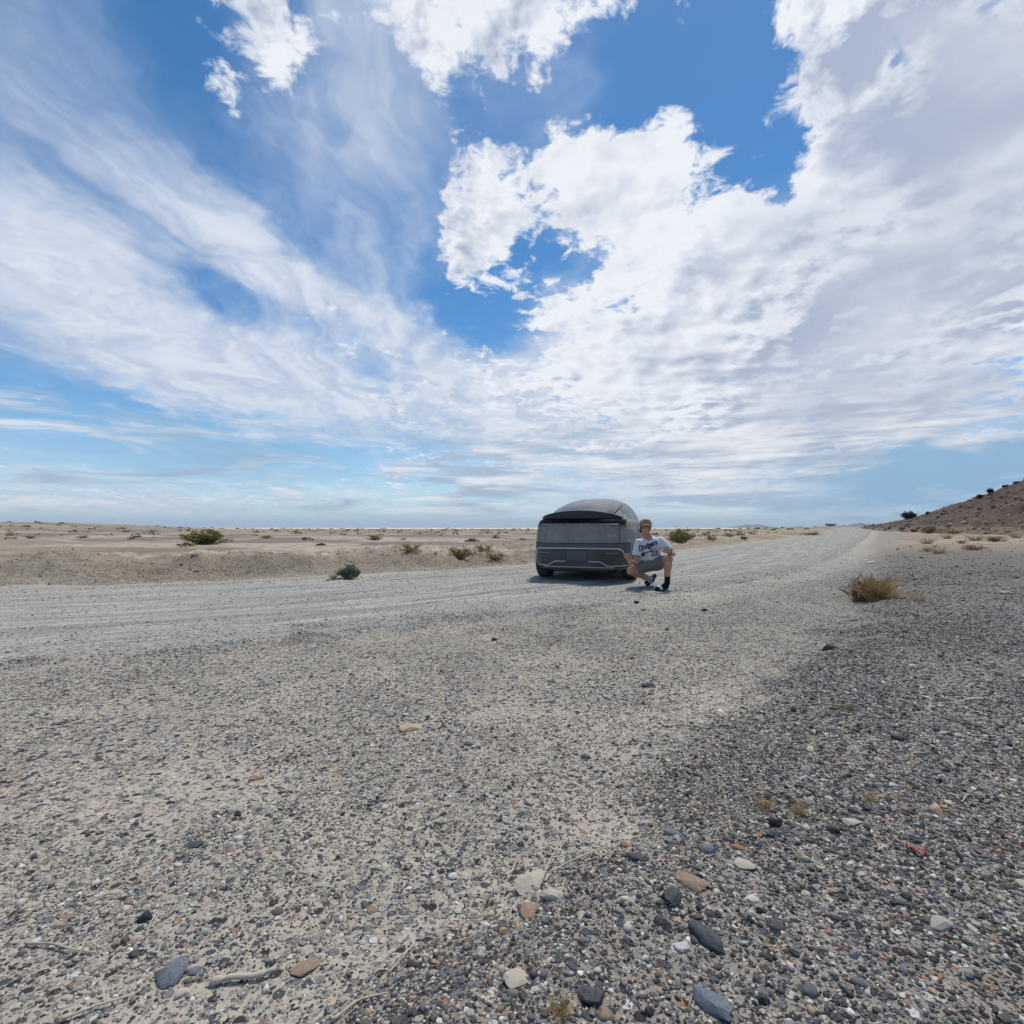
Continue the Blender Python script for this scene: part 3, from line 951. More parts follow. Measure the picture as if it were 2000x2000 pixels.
LEAF_OLIVE = leaf_mat('olive_leaves', c4(0.28, 0.22, 0.085), c4(0.42, 0.335, 0.14), c4(0.22, 0.165, 0.085))
LEAF_GREEN = leaf_mat('green_leaves', c4(0.16, 0.16, 0.035), c4(0.27, 0.26, 0.075), c4(0.22, 0.17, 0.07))
LEAF_DARKGREEN = leaf_mat('dark_green_leaves', c4(0.09, 0.13, 0.08), c4(0.16, 0.21, 0.13), c4(0.07, 0.10, 0.06))
LEAF_BROWN = leaf_mat('brown_leaves', c4(0.25, 0.16, 0.085), c4(0.38, 0.26, 0.145), c4(0.17, 0.12, 0.075))
LEAF_DARK = leaf_mat('dark_twigs', c4(0.05, 0.045, 0.04), c4(0.10, 0.085, 0.07), c4(0.035, 0.03, 0.03))
STRAW = leaf_mat('golden_straw', c4(0.50, 0.34, 0.13), c4(0.62, 0.46, 0.22), c4(0.30, 0.19, 0.09))
STRAW_PALE = leaf_mat('pale_straw', c4(0.55, 0.44, 0.28), c4(0.62, 0.52, 0.36), c4(0.40, 0.31, 0.19))
WOOD = leaf_mat('dry_wood', c4(0.30, 0.24, 0.18), c4(0.38, 0.32, 0.25), c4(0.18, 0.14, 0.11))

def shrub_meshes(seed, nstem=26, leaves=34, spread=1.0, leaf=0.05, lumpy=0.35, upright=0.4):
    """unit shrub: about 1 wide, 0.5 high; stems and many small leaves along them"""
    g = np.random.default_rng(seed)
    st, lf = MB(), MB()
    LV, LF = [], []
    for s in range(nstem):
        a = g.uniform(0, 2 * math.pi)
        out = (g.uniform(0.1, 1.0) ** 0.6) * 0.5 * spread * (1 + lumpy * math.sin(3 * a + seed) * 0.5)
        hgt = 0.5 * (1 - (out / 0.6) ** 2 * 0.65) * g.uniform(0.6, 1.05)
        t = np.linspace(0, 1, 5)
        wob = g.normal(0, 0.03, (5, 3)); wob[0] = 0
        P = np.stack([math.cos(a) * out * t ** (1 - upright * 0.5), math.sin(a) * out * t ** (1 - upright * 0.5), hgt * t ** 0.85], 1) + wob
        P[:, 2] = np.maximum(P[:, 2], 0)
        P[0, 2] = -0.04
        st.tube(P, np.linspace(0.010, 0.003, 5), 3, cap=False)
        for k in range(leaves):
            q = g.uniform(0.25, 1.0)
            c = np.array([np.interp(q, t, P[:, i]) for i in range(3)]) + g.normal(0, 0.035, 3)
            c[2] = max(c[2], 0.01)
            d = g.normal(0, 1, 3); d[2] = abs(d[2]) * 0.8; d /= np.linalg.norm(d)
            e = np.cross(d, g.normal(0, 1, 3)); e /= max(np.linalg.norm(e), 1e-6)
            L = leaf * g.uniform(0.6, 1.5); Wd = L * 0.42
            n0 = len(LV)
            LV += [c, c + d * L * 0.5 + e * Wd * 0.5, c + d * L, c + d * L * 0.5 - e * Wd * 0.5]
            LF.append((n0, n0 + 1, n0 + 2, n0 + 3))
    lf.add(LV, LF)
    return st.mesh('stems'), lf.mesh('foliage', False)

def tuft_mesh(seed, n=90, lean=0.5):
    """unit tuft of dry grass blades"""
    g = np.random.default_rng(seed)
    mb = MB()
    for i in range(n):
        a = g.uniform(0, 2 * math.pi); r0 = 0.12 * g.uniform(0, 1) ** 0.5
        out = g.uniform(0.05, 0.5) * (0.4 + lean); h = g.uniform(0.25, 0.55)
        t = np.linspace(0, 1, 4)
        P = np.stack([math.cos(a) * (r0 + out * t ** 1.6), math.sin(a) * (r0 + out * t ** 1.6), h * t - 0.12 * t ** 3 * g.uniform(0, 1) - 0.02], 1)
        P[1:] += g.normal(0, 0.012, (3, 3))
        mb.tube(P, np.linspace(0.011, 0.003, 4), 3, cap=False)
    return mb.mesh('blades')

SHRUBS = [shrub_meshes(11, 30, 40), shrub_meshes(12, 26, 42, lumpy=0.9), shrub_meshes(13, 34, 34, leaf=0.06, lumpy=0.6), shrub_meshes(14, 40, 46, leaf=0.075, upright=0.2)]
DENSE = shrub_meshes(15, 60, 60, leaf=0.07, lumpy=0.15, upright=0.1)
TUFTS = [tuft_mesh(21), tuft_mesh(22, 70, 0.8)]

def camera_hit(px, py):
    """point of ground or hill seen at a place in the photo"""
    u, v = (px - 1000) / 1000, (1031 - py) / 1000
    o = Vector((0, 0, CAM_H)); d = Vector((u, 1, v)).normalized()
    hit = HILL_BVH.ray_cast(o, d)
    return hit[0]

def plant(name, loc, w, h, leaf_m, stem_m, meshes, label, cat='shrub', group=None, rz=None):
    root = empty(name, loc, random.uniform(0, 6.28) if rz is None else rz)
    root.scale = (w, w, h * 2)
    for nm, me, m in (('stems', meshes[0], stem_m), ('foliage', meshes[1], leaf_m)):
        o = bpy.data.objects.new(nm, me)
        COL.objects.link(o); o.parent = root
        if not me.materials: me.materials.append(m)
        o.material_slots[0].link = 'OBJECT'; o.material_slots[0].material = m
    tag(root, label, cat, group)
    return root

PLAIN = 'scrub on the plain beyond the road'
SH = [ # photo x, y of the foot, width px, height px, leaf, shape, label, name, group
    (400, 1063, 88, 30, LEAF_GREEN, 3, 'largest bright olive-green bush, alone on the plain far left', 'shrub', PLAIN),
    (683, 1130, 46, 30, LEAF_DARKGREEN, 3, 'small dark green plant at the far edge of the road', 'roadside_plant', None),
    (652, 1131, 26, 14, LEAF_GREEN, 1, 'pale green sprig just left of the dark green roadside plant', 'roadside_plant', None),
    (800, 1088, 66, 18, LEAF_OLIVE, 1, 'low olive scrub on the bank crest, first left of the car group', 'shrub', PLAIN),
    (898, 1090, 76, 24, LEAF_OLIVE, 2, 'tallest olive-yellow scrub on the bank left of the car', 'shrub', PLAIN),
    (965, 1095, 64, 16, LEAF_OLIVE, 0, 'flat trailing olive scrub nearest the left side of the car', 'shrub', PLAIN),
    (942, 1074, 60, 18, LEAF_OLIVE, 1, 'olive scrub behind the trailing one, left of the car', 'shrub', PLAIN),
    (731, 1055, 40, 13, LEAF_OLIVE, 2, 'small rounded olive scrub between the green bush and the car', 'shrub', PLAIN),
    (789, 1054, 14, 5, LEAF_BROWN, 0, 'tiny brown scrub right of the small rounded olive one', 'shrub', PLAIN),
    (1034, 1068, 24, 8, LEAF_OLIVE, 0, 'low scrub peeping out beside the car\'s left tail light', 'shrub', PLAIN),
    (1020, 1055, 22, 6, LEAF_BROWN, 1, 'thin brown scrub just left of the car body', 'shrub', PLAIN),
    (522, 1051, 28, 7, LEAF_BROWN, 0, 'low brown scrub right of the bright green bush', 'shrub', PLAIN),
    (298, 1039, 18, 6, LEAF_BROWN, 1, 'small dark scrub up-left of the bright green bush', 'shrub', PLAIN),
    (265, 1050, 24, 6, LEAF_BROWN, 2, 'low brown scrub left of the bright green bush, right one of a pair', 'shrub', PLAIN),
    (164, 1051, 24, 7, LEAF_BROWN, 0, 'low brown scrub left of the bright green bush, left one of a pair', 'shrub', PLAIN),
    (58, 1052, 26, 9, LEAF_BROWN, 1, 'brown scrub nearest the left edge of the picture', 'shrub', PLAIN),
    (1328, 1060, 54, 28, LEAF_OLIVE, 3, 'yellow-olive bush just right of the crouching person', 'shrub', PLAIN),
    (1388, 1055, 30, 13, LEAF_BROWN, 1, 'grey-brown scrub right of the yellow-olive bush', 'shrub', PLAIN),
    (1424, 1049, 36, 9, LEAF_OLIVE, 0, 'flat olive scrub second right of the yellow-olive bush', 'shrub', PLAIN),
    (1452, 1053, 26, 8, LEAF_BROWN, 2, 'low brown scrub third right of the yellow-olive bush', 'shrub', PLAIN),
    (1588, 1037, 44, 8, LEAF_OLIVE, 0, 'olive scrub strip at the far bend of the road', 'shrub', PLAIN),
    (1622, 1026.5, 30, 9, LEAF_DARK, 1, 'dark scrub standing on the skyline left of the far road', 'shrub', PLAIN),
    (1815, 1037, 42, 18, LEAF_BROWN, 2, 'rusty brown bush at the foot of the hill', 'shrub', 'scrub at the foot of the hill'),
    (1862, 1043, 36, 11, LEAF_BROWN, 1, 'flat rusty scrub right of the rusty bush below the hill', 'shrub', 'scrub at the foot of the hill'),
    (1900, 1074, 50, 13, LEAF_BROWN, 0, 'wide dark brown scrub in the tan patch below the hill', 'shrub', 'scrub at the foot of the hill'),
    (1945, 1058, 34, 14, LEAF_BROWN, 2, 'brown scrub near the right edge below the hill', 'shrub', 'scrub at the foot of the hill'),
    (1812, 1078, 24, 12, LEAF_BROWN, 1, 'small brown scrub in straw left of the tan patch', 'shrub', 'scrub at the foot of the hill'),
    (1880, 1062, 20, 9, LEAF_BROWN, 0, 'tiny brown scrub in the middle of the tan patch', 'shrub', 'scrub at the foot of the hill'),
]
for (px, py, wp, hp, lm, k, lb, nm, gr) in SH:
    p = on_ground(px, py) if py > 1029 else None
    if p is None:
        Yd = 150.0; p = Vector(((px - 1000) / 1000 * Yd, Yd, 0)); p.z = surface_z(p.x, p.y)
    hh = camera_hit(px, py)
    if hh is not None and hh.y < p.y:
        p = hh
    plant(nm, (p.x, p.y, p.z - 0.02), wp * p.y / 1000 * 1.0, hp * p.y / 1000 * 0.95, lm, WOOD, SHRUBS[k], lb, 'plant' if 'plant' in nm else 'shrub', gr)

# big golden bush and straw tuft on the right shoulder
p = on_ground(1700, 1172)
gb = plant('dry_bush', (p.x, p.y, p.z - 0.02), 0.62, 0.36, LEAF_BROWN, WOOD, SHRUBS[1], 'dry golden bush with dark twiggy base on the right shoulder', 'bush', rz=0.0)
for k, (dx, dy, sx, sz, m) in enumerate([(-0.10, -0.30, 0.85, 0.80, STRAW), (0.08, -0.34, 0.75, 0.62, STRAW), (-0.02, -0.22, 0.95, 0.85, STRAW), (0.16, 0.0, 0.8, 0.8, LEAF_BROWN), (-0.22, 0.05, 0.8, 0.7, LEAF_BROWN)]):
    me = TUFTS[k % 2]
    if not me.materials: me.materials.append(m)
    o = bpy.data.objects.new('straw', me); COL.objects.link(o); o.parent = gb
    o.material_slots[0].link = 'OBJECT'; o.material_slots[0].material = m
    o.scale = (sx, sx, sz / 0.72); o.location = (dx, dy, 0)

def tuft(px, py, w, h, m, label, name='grass_tuft', k=0):
    p = on_ground(px, py)
    me = TUFTS[k]
    o = bpy.data.objects.new(name, me); COL.objects.link(o)
    if not me.materials: me.materials.append(m)
    o.material_slots[0].link = 'OBJECT'; o.material_slots[0].material = m
    o.location = (p.x, p.y, p.z - 0.005); o.scale = (w, w, h * 2); o.rotation_euler = (0, 0, px * 0.7)
    return tag(o, label, 'grass')
tuft(1795, 1175, 0.34, 0.17, STRAW_PALE, 'pale straw tuft right of the golden bush', k=1)
tuft(1492, 1578, 0.085, 0.05, STRAW, 'left one of two small golden weeds in dark gravel')
tuft(1560, 1590, 0.075, 0.06, STRAW, 'right one of two small golden weeds in dark gravel', k=1)
tuft(1095, 1985, 0.06, 0.05, STRAW, 'small golden weed at the bottom edge of the picture', k=1)
tuft(1700, 1562, 0.06, 0.03, STRAW, 'little brown weed right of the two golden weeds')
tuft(955, 1770, 0.05, 0.025, LEAF_BROWN, 'rusty weed left of the crumbly clay lump')
tuft(1658, 1385, 0.13, 0.035, LEAF_BROWN, 'flat rusty weed in the dark gravel on the right', k=1)
for i, (px, py, w, h, lb) in enumerate([(1850, 1052, 1.4, 0.5, 'straw patch below the rusty bush at the hill foot'), (1810, 1062, 1.3, 0.45, 'straw patch left of the tan clearing below the hill'),
        (1905, 1056, 1.5, 0.45, 'straw patch in the middle of the tan clearing'), (1985, 1050, 1.6, 0.5, 'straw patch at the right edge below the hill'), (1835, 1082, 1.0, 0.35, 'nearest straw patch of the tan clearing')]):
    tuft(px, py, w, h, STRAW_PALE, lb, k=i % 2)

# dark bushes and boulders on the hill's skyline
def skyline(px, below):
    """hill point just under the skyline at photo column px"""
    for py in np.arange(920, 1060, 1.0):
        h = camera_hit(px, py)
        if h is not None:
            return camera_hit(px, py + below) or h
    return None
for (px, w, h, lb) in [(1775, 30, 17, 'large round dark bush where the hill meets the sky'), (1812, 9, 7, 'tiny dark bush right of the large one on the low skyline'),
                       (1934, 13, 12, 'right one of two dark bushes high on the hill skyline'), (1914, 15, 9, 'left one of two dark bushes high on the hill skyline'),
                       (1962, 10, 6, 'topmost small dark bush on the hill skyline'), (1985, 12, 6, 'dark bush on the skyline at the right picture edge')]:
    q = skyline(px, 1.5)
    if q is not None:
        plant('hill_bush', (q.x, q.y, q.z - 0.05), w * q.y / 1000 * 0.85, h * q.y / 1000 * 0.9, LEAF_DARK, LEAF_DARK, DENSE, lb, 'bush', 'dark bushes on the hill skyline')

# scrub too small and too many to count
def build_scrub():
    g = np.random.default_rng(5)
    mb = MB()
    LV, LF = [], []
    def bush(x, y, z, w, h, n):
        for k in range(n):
            a = g.uniform(0, 6.283); rr = 0.5 * w * g.uniform(0, 1) ** 0.5
            hh = h * (1 - (rr / (0.55 * w)) ** 2) * g.uniform(0.2, 1.0)
            c = np.array([x + math.cos(a) * rr, y + math.sin(a) * rr, z + max(hh, 0)])
            s = 0.16 * w * g.uniform(0.6, 1.4)
            d1 = g.normal(0, 1, 3); d1 /= np.linalg.norm(d1); d2 = np.cross(d1, g.normal(0, 1, 3)); d2 /= np.linalg.norm(d2)
            n0 = len(LV)
            LV.extend([c - d1 * s, c + d2 * s * 0.6, c + d1 * s, c - d2 * s * 0.6]); LF.append((n0, n0 + 1, n0 + 2, n0 + 3))
    M = 6000
    rr_ = 16 * (500 / 16) ** g.uniform(0, 1, M) ** 0.75; aa_ = np.radians(g.uniform(-50, 38, M))
    X, Y = np.sin(aa_) * rr_, np.cos(aa_) * rr_
    D = curve_coord(ROAD_C, X, Y)[0]
    ok = (D > 5.5) & ((rr_ > 60) | (g.uniform(0, 1, M) < 0.09))
    X, Y, rr_ = X[ok][:650], Y[ok][:650], rr_[ok][:650]
    Z = height(X, Y)
    for x, y, z, r in zip(X, Y, Z, rr_):
        w = g.uniform(0.2, 0.8) * (1 + r / 160)
        bush(x, y, z, w, w * g.uniform(0.2, 0.42), 14 if r > 60 else 30)
    for k in range(260):
        px, py = g.uniform(1740, 2060), g.uniform(925, 1060)
        h = camera_hit(px, py)
        if h is not None and h.y < 140:
            w = g.uniform(0.15, 0.6)
            bush(h.x, h.y, h.z, w, w * 0.5, 16)
    mb.add(LV, LF)
    return mb.mesh('scrub', False)
tag(obj('scrub', build_scrub(), leaf_mat('scrub_leaves', c4(0.24, 0.19, 0.10), c4(0.31, 0.26, 0.13), c4(0.15, 0.12, 0.08))), 'sparse low desert scrub scattered to the horizon', 'scrub', kind='stuff')

# ------------------------------------------------------------------ single stones
def rock_mat(name, c1, c2, c3=None, scale=9.0):
    def fn(T, b):
        oc = T.n('ShaderNodeTexCoord').outputs['Object']
        n = T.noise(oc, scale, 5, 0.65)
        n2 = T.noise(oc, scale * 3.5, 3, 0.6)
        col = T.mix(T.ss(n, 0.35, 0.65), c1, c2)
        col = T.mix(T.ss(n2, 0.56, 0.72, 0, 0.35), col, c3 or c2)
        T.link(col, b.inputs['Base Color'])
        b.inputs['Roughness'].default_value = 0.75
        b.inputs['Specular IOR Level'].default_value = 0.3
        bp = T.n('ShaderNodeBump'); bp.inputs['Strength'].default_value = 0.25; bp.inputs['Distance'].default_value = 0.05
        T.link(T.m('ADD', n2, n), bp.inputs['Height']); T.link(bp.outputs[0], b.inputs['Normal'])
    return mat(name, fn)
RM = {
    'dark': rock_mat('dark_stone', c4(0.055, 0.058, 0.062), c4(0.10, 0.105, 0.11), c4(0.16, 0.16, 0.16), 3),
    'slate': rock_mat('blue_grey_stone', c4(0.13, 0.145, 0.17), c4(0.21, 0.225, 0.25), c4(0.30, 0.30, 0.31), 4),
    'brown': rock_mat('brown_stone', c4(0.27, 0.18, 0.125), c4(0.36, 0.26, 0.19), c4(0.42, 0.34, 0.27), 4),
    'tan': rock_mat('tan_stone', c4(0.50, 0.37, 0.23), c4(0.58, 0.46, 0.31), c4(0.42, 0.30, 0.19), 4),
    'beige': rock_mat('beige_stone', c4(0.47, 0.41, 0.31), c4(0.55, 0.49, 0.39), c4(0.36, 0.31, 0.24), 4),
    'clay': rock_mat('dried_clay', c4(0.48, 0.42, 0.33), c4(0.56, 0.50, 0.40), c4(0.37, 0.32, 0.25), 7),
    'pale': rock_mat('pale_stone', c4(0.58, 0.55, 0.49), c4(0.66, 0.63, 0.58), c4(0.45, 0.42, 0.37), 5),
    'black': rock_mat('black_stone', c4(0.02, 0.02, 0.024), c4(0.045, 0.045, 0.05), c4(0.08, 0.08, 0.085), 4),
    'rust': rock_mat('rust_stone', c4(0.32, 0.15, 0.08), c4(0.42, 0.22, 0.12), c4(0.25, 0.13, 0.08), 5),
}
ST = [ # px, py, length px, breadth px, height factor, turn, colour, shape seed, cuts, label
    (1378, 1832, 88, 50, 0.5, 118, 'dark', 201, 0, 'large smooth dark oval pebble in the lower right gravel'),
    (1348, 1722, 66, 48, 0.4, 130, 'brown', 202, 3, 'flat brown wedge-shaped stone above the large dark oval pebble'),
    (1313, 1754, 46, 38, 0.7, 20, 'dark', 203, 9, 'angular charcoal stone left of the brown wedge stone'),
    (1393, 1965, 90, 58, 0.55, 112, 'slate', 204, 7, 'big rough blue-grey stone at the bottom edge right of centre'),
    (1032, 1782, 62, 38, 0.45, 95, 'brown', 205, 4, 'grey-brown upright stone leaning against the crumbly clay lump'),
    (1040, 1728, 92, 54, 0.55, 10, 'clay', 206, 6, 'crumbly pale clay lump in the middle foreground'),
    (1082, 1752, 60, 34, 0.6, -20, 'clay', 216, 7, 'smaller clay lump right of the crumbly clay lump'),
    (800, 1424, 50, 30, 0.55, 18, 'tan', 207, 6, 'single tan stone on the grey gravel left of centre'),
    (335, 1906, 62, 60, 0.45, 40, 'slate', 208, 6, 'broad blue-grey stone in the lower left dirt'),
    (378, 1898, 24, 20, 0.5, 40, 'slate', 218, 5, 'small blue-grey chip right of the broad blue-grey stone'),
    (283, 1796, 34, 28, 0.7, 0, 'black', 209, 7, 'black stone above the broad blue-grey stone, lower left'),
    (592, 1893, 66, 38, 0.35, 38, 'brown', 210, 4, 'dark brown flat stone beside the dry stick'),
    (965, 1250, 14, 10, 0.8, 0, 'black', 211, 3, 'small black stone alone near the road edge'),
    (1382, 1662, 32, 28, 0.7, 0, 'slate', 212, 0, 'round light blue-grey pebble up-right of the brown wedge stone'),
    (1312, 1628, 34, 22, 0.6, -20, 'slate', 232, 2, 'oval blue-grey pebble left of the round light one'),
    (1244, 1680, 28, 36, 0.6, 80, 'dark', 213, 6, 'dark upright stone left of centre of the lower right gravel'),
    (1222, 1652, 22, 18, 0.7, 0, 'rust', 233, 5, 'small rust-brown stone touching the dark upright stone'),
    (1468, 1756, 38, 24, 0.5, 10, 'pale', 214, 4, 'pale oblong pebble right of the brown wedge stone'),
    (1332, 1850, 30, 34, 0.5, 70, 'pale', 215, 4, 'pale stone just left of the large dark oval pebble'),
    (1160, 1945, 44, 58, 0.45, 130, 'dark', 217, 8, 'striped dark stone at the bottom edge near the golden weed'),
    (1005, 1915, 42, 54, 0.4, 100, 'beige', 219, 5, 'flat grey-beige stone at the bottom left of the gravel'),
    (1182, 1985, 34, 30, 0.6, 0, 'brown', 220, 2, 'grey-brown pebble on the bottom edge of the picture'),
    (885, 1712, 22, 20, 0.5, 0, 'pale', 221, 2, 'white pebble left of the crumbly clay lump'),
    (1657, 1606, 44, 20, 0.5, -20, 'beige', 222, 3, 'long beige stone below the golden weeds'),
    (1668, 1626, 18, 14, 0.6, -30, 'slate', 234, 2, 'small grey pebble under the long beige stone'),
    (1900, 1366, 48, 12, 0.5, -5, 'tan', 223, 4, 'long flat tan stone near the right picture edge'),
    (1965, 1160, 26, 12, 0.8, -10, 'tan', 224, 5, 'pinkish tan stone on the dark gravel at far right'),
    (1450, 1690, 46, 34, 0.4, -40, 'beige', 225, 4, 'beige slab right of the round light pebble'),
    (1515, 1610, 30, 26, 0.8, 10, 'black', 226, 8, 'black angular rock between the weeds and the gravel'),
    (1512, 1630, 34, 18, 0.7, 5, 'dark', 235, 6, 'charcoal stone touching the black angular rock'),
    (1440, 1655, 16, 26, 0.5, 70, 'rust', 227, 3, 'narrow rust-coloured stone right of the round light pebble'),
    (1755, 1442, 34, 16, 0.7, -25, 'dark', 228, 6, 'grey wedge stone half buried in the right gravel'),
    (1243, 1178, 12, 8, 1.0, 0, 'black', 229, 4, 'black stone on the gravel below the crouching person'),
    (1376, 1193, 13, 8, 1.0, 0, 'black', 230, 4, 'black stone right of the one below the person'),
    (465, 1640, 16, 14, 0.8, 0, 'pale', 231, 3, 'bright white pebble on the left gravel'),
    (500, 1522, 28, 14, 0.5, 0, 'rust', 236, 4, 'red-brown flat stone on the left gravel'),
    (385, 1650, 44, 20, 0.5, 15, 'dark', 237, 4, 'long dark grey stone left of the white pebble'),
    (640, 1135, 11, 6, 0.9, 0, 'brown', 238, 5, 'little brown stone beside the roadside plant'),
    (1265, 1340, 26, 12, 0.8, 0, 'dark', 239, 6, 'dark stone on the open gravel right of centre'),
    (1620, 1268, 34, 18, 0.9, 10, 'dark', 240, 6, 'dark clod on the edge of the right gravel slope'),
    (1700, 1100, 22, 8, 0.8, 0, 'pale', 241, 3, 'pale flat stone on the far right shoulder'),
    (915, 1455, 20, 14, 0.8, 0, 'slate', 242, 3, 'blue-grey stone right of the single tan stone'),
]
def put_stone(px, py, lp, bp_, hf, turn, kind, seed, cuts, label):
    p = on_ground(px, py)
    L = lp * p.y / 1000; B = bp_ * p.y / 1000
    V, F = stone_shape(3, seed, 0.75 if kind == 'clay' else 0.42, cuts + (0 if cuts == 0 else 3))
    V = V / np.abs(V).max(0)
    if kind == 'clay': V = V * (1 + 0.22 * n3(V, 4.5, seed) + 0.12 * n3(V, 9, seed + 3))[:, None]
    me = mesh_np('stone', V, F)
    if cuts: me.set_sharp_from_angle(angle=R(24))
    o = obj('stone', me, RM[kind])
    hz = 0.5 * min(L, B) * hf
    o.scale = (L / 2, B / 2 * (1.0 if B > L * 0.5 else 1.3), hz)
    o.rotation_euler = (random.uniform(-0.1, 0.1), random.uniform(-0.1, 0.1), R(turn))
    o.location = (p.x, p.y, p.z + hz * 0.3)
    tag(o, label, 'stone', 'larger stones lying on the gravel')
for a in ST:
    put_stone(*a)

# clods and rocks of the bank
g_ = np.random.default_rng(77)
# ------------------------------------------------------------------ sticks and straws
def stick(pts, rad, m, label, name='dry_stick', lift=0.004):
    P = []
    for (px, py, dz) in pts:
        q = on_ground(px, py); P.append((q.x, q.y, q.z + lift + dz))
    P = np.array(P)
    t = np.linspace(0, len(P) - 1, 14)
    Q = np.stack([np.interp(t, np.arange(len(P)), P[:, i]) for i in range(3)], 1)
    k = np.array([0.25, 0.5, 0.25])
    Q[1:-1] = 0.25 * Q[:-2] + 0.5 * Q[1:-1] + 0.25 * Q[2:]
    c = Q[0].copy()
    mb = MB(); mb.tube(Q - c, rad * np.linspace(1, 0.45, 14) * (1 + 0.25 * np.random.default_rng(int(pts[0][0])).normal(0, 1, 14)), 6)
    o = mb.build(name, m); o.location = c
    tag(o, label, 'stick')
WOODPALE = leaf_mat('bleached_wood', c4(0.50, 0.43, 0.33), c4(0.58, 0.52, 0.42), c4(0.36, 0.30, 0.22))
stick([(412, 1925, 0.004), (450, 1918, 0.008), (500, 1915, 0.006), (535, 1905, 0.01)], 0.0085, WOODPALE, 'thick bleached dry stick lying in the lower left dirt')
stick([(998, 1722, 0.02), (1010, 1690, 0.016), (1028, 1665, 0.012)], 0.0024, WOODPALE, 'short pale straw standing left on the clay lump')
stick([(1042, 1755, 0.02), (1062, 1725, 0.02), (1078, 1690, 0.025), (1106, 1640, 0.01)], 0.0022, WOODPALE, 'long thin straw rising right behind the clay lump')
stick([(1078, 1710, 0.008), (1120, 1690, 0.012), (1170, 1665, 0.006)], 0.0028, WOODPALE, 'straw lying to the right behind the clay lump')
stick([(50, 1848, 0.003), (100, 1850, 0.006), (140, 1862, 0.006), (188, 1866, 0.003)], 0.003, WOODPALE, 'crooked pale stick at the lower left edge')
stick([(120, 1998, 0.004), (190, 1972, 0.006), (260, 1950, 0.004)], 0.003, WOODPALE, 'pale straw in the bottom left corner')
stick([(285, 1835, 0.004), (295, 1808, 0.006), (312, 1782, 0.008)], 0.002, WOODPALE, 'thin straw right of the black stone lower left')
stick([(1715, 1665, 0.003), (1735, 1655, 0.006), (1752, 1640, 0.004)], 0.0022, WOODPALE, 'white curved straw in the right gravel left of the red scrap')
stick([(1880, 1570, 0.003), (1886, 1560, 0.006), (1892, 1556, 0.004)], 0.003, WOODPALE, 'tiny white hooked straw in the far right gravel')
stick([(650, 1998, 0.002), (700, 1960, 0.004), (760, 1945, 0.003)], 0.003, WOODPALE, 'pale straw at the bottom edge left of the golden weed')
stick([(760, 1905, 0.002), (790, 1872, 0.006), (812, 1845, 0.004)], 0.0024, WOODPALE, 'pale straw in the dirt below the white pebble')

# crumpled red scrap
def red_scrap():
    p = on_ground(1790, 1668)
    g = np.random.default_rng(3)
    n, m = 9, 5
    U, V_ = np.meshgrid(np.linspace(0, 1, n), np.linspace(0, 1, m))
    X = 0.046 * (U - 0.5); Yy = 0.02 * (V_ - 0.5) + 0.012 * np.sin(U * 7)
    Z = 0.012 * np.abs(np.sin(U * 9 + V_ * 5)) + 0.004 * g.normal(0, 1, U.shape) + 0.006
    Vv = np.stack([X.ravel(), Yy.ravel(), Z.ravel()], 1)
    i = np.arange(m - 1)[:, None] * n; j = np.arange(n - 1)[None]
    F = np.stack([i + j, i + j + 1, i + n + j + 1, i + n + j], -1).reshape(-1, 4)
    def fn(T, b):
        oc = T.n('ShaderNodeTexCoord').outputs['Object']
        T.link(T.mix(T.ss(T.noise(oc, 90, 3, 0.6), 0.45, 0.65), c4(0.30, 0.055, 0.055), c4(0.24, 0.10, 0.09)), b.inputs['Base Color'])
        b.inputs['Roughness'].default_value = 0.6
    o = obj('red_scrap', mesh_np('red_scrap', Vv, F), mat('faded_red', fn))
    md = o.modifiers.new('thickness', 'SOLIDIFY'); md.thickness = 0.0012
    o.location = p; o.rotation_euler = (0, 0, R(-25))
    tag(o, 'small crumpled red scrap lying in the right gravel', 'litter')
red_scrap()

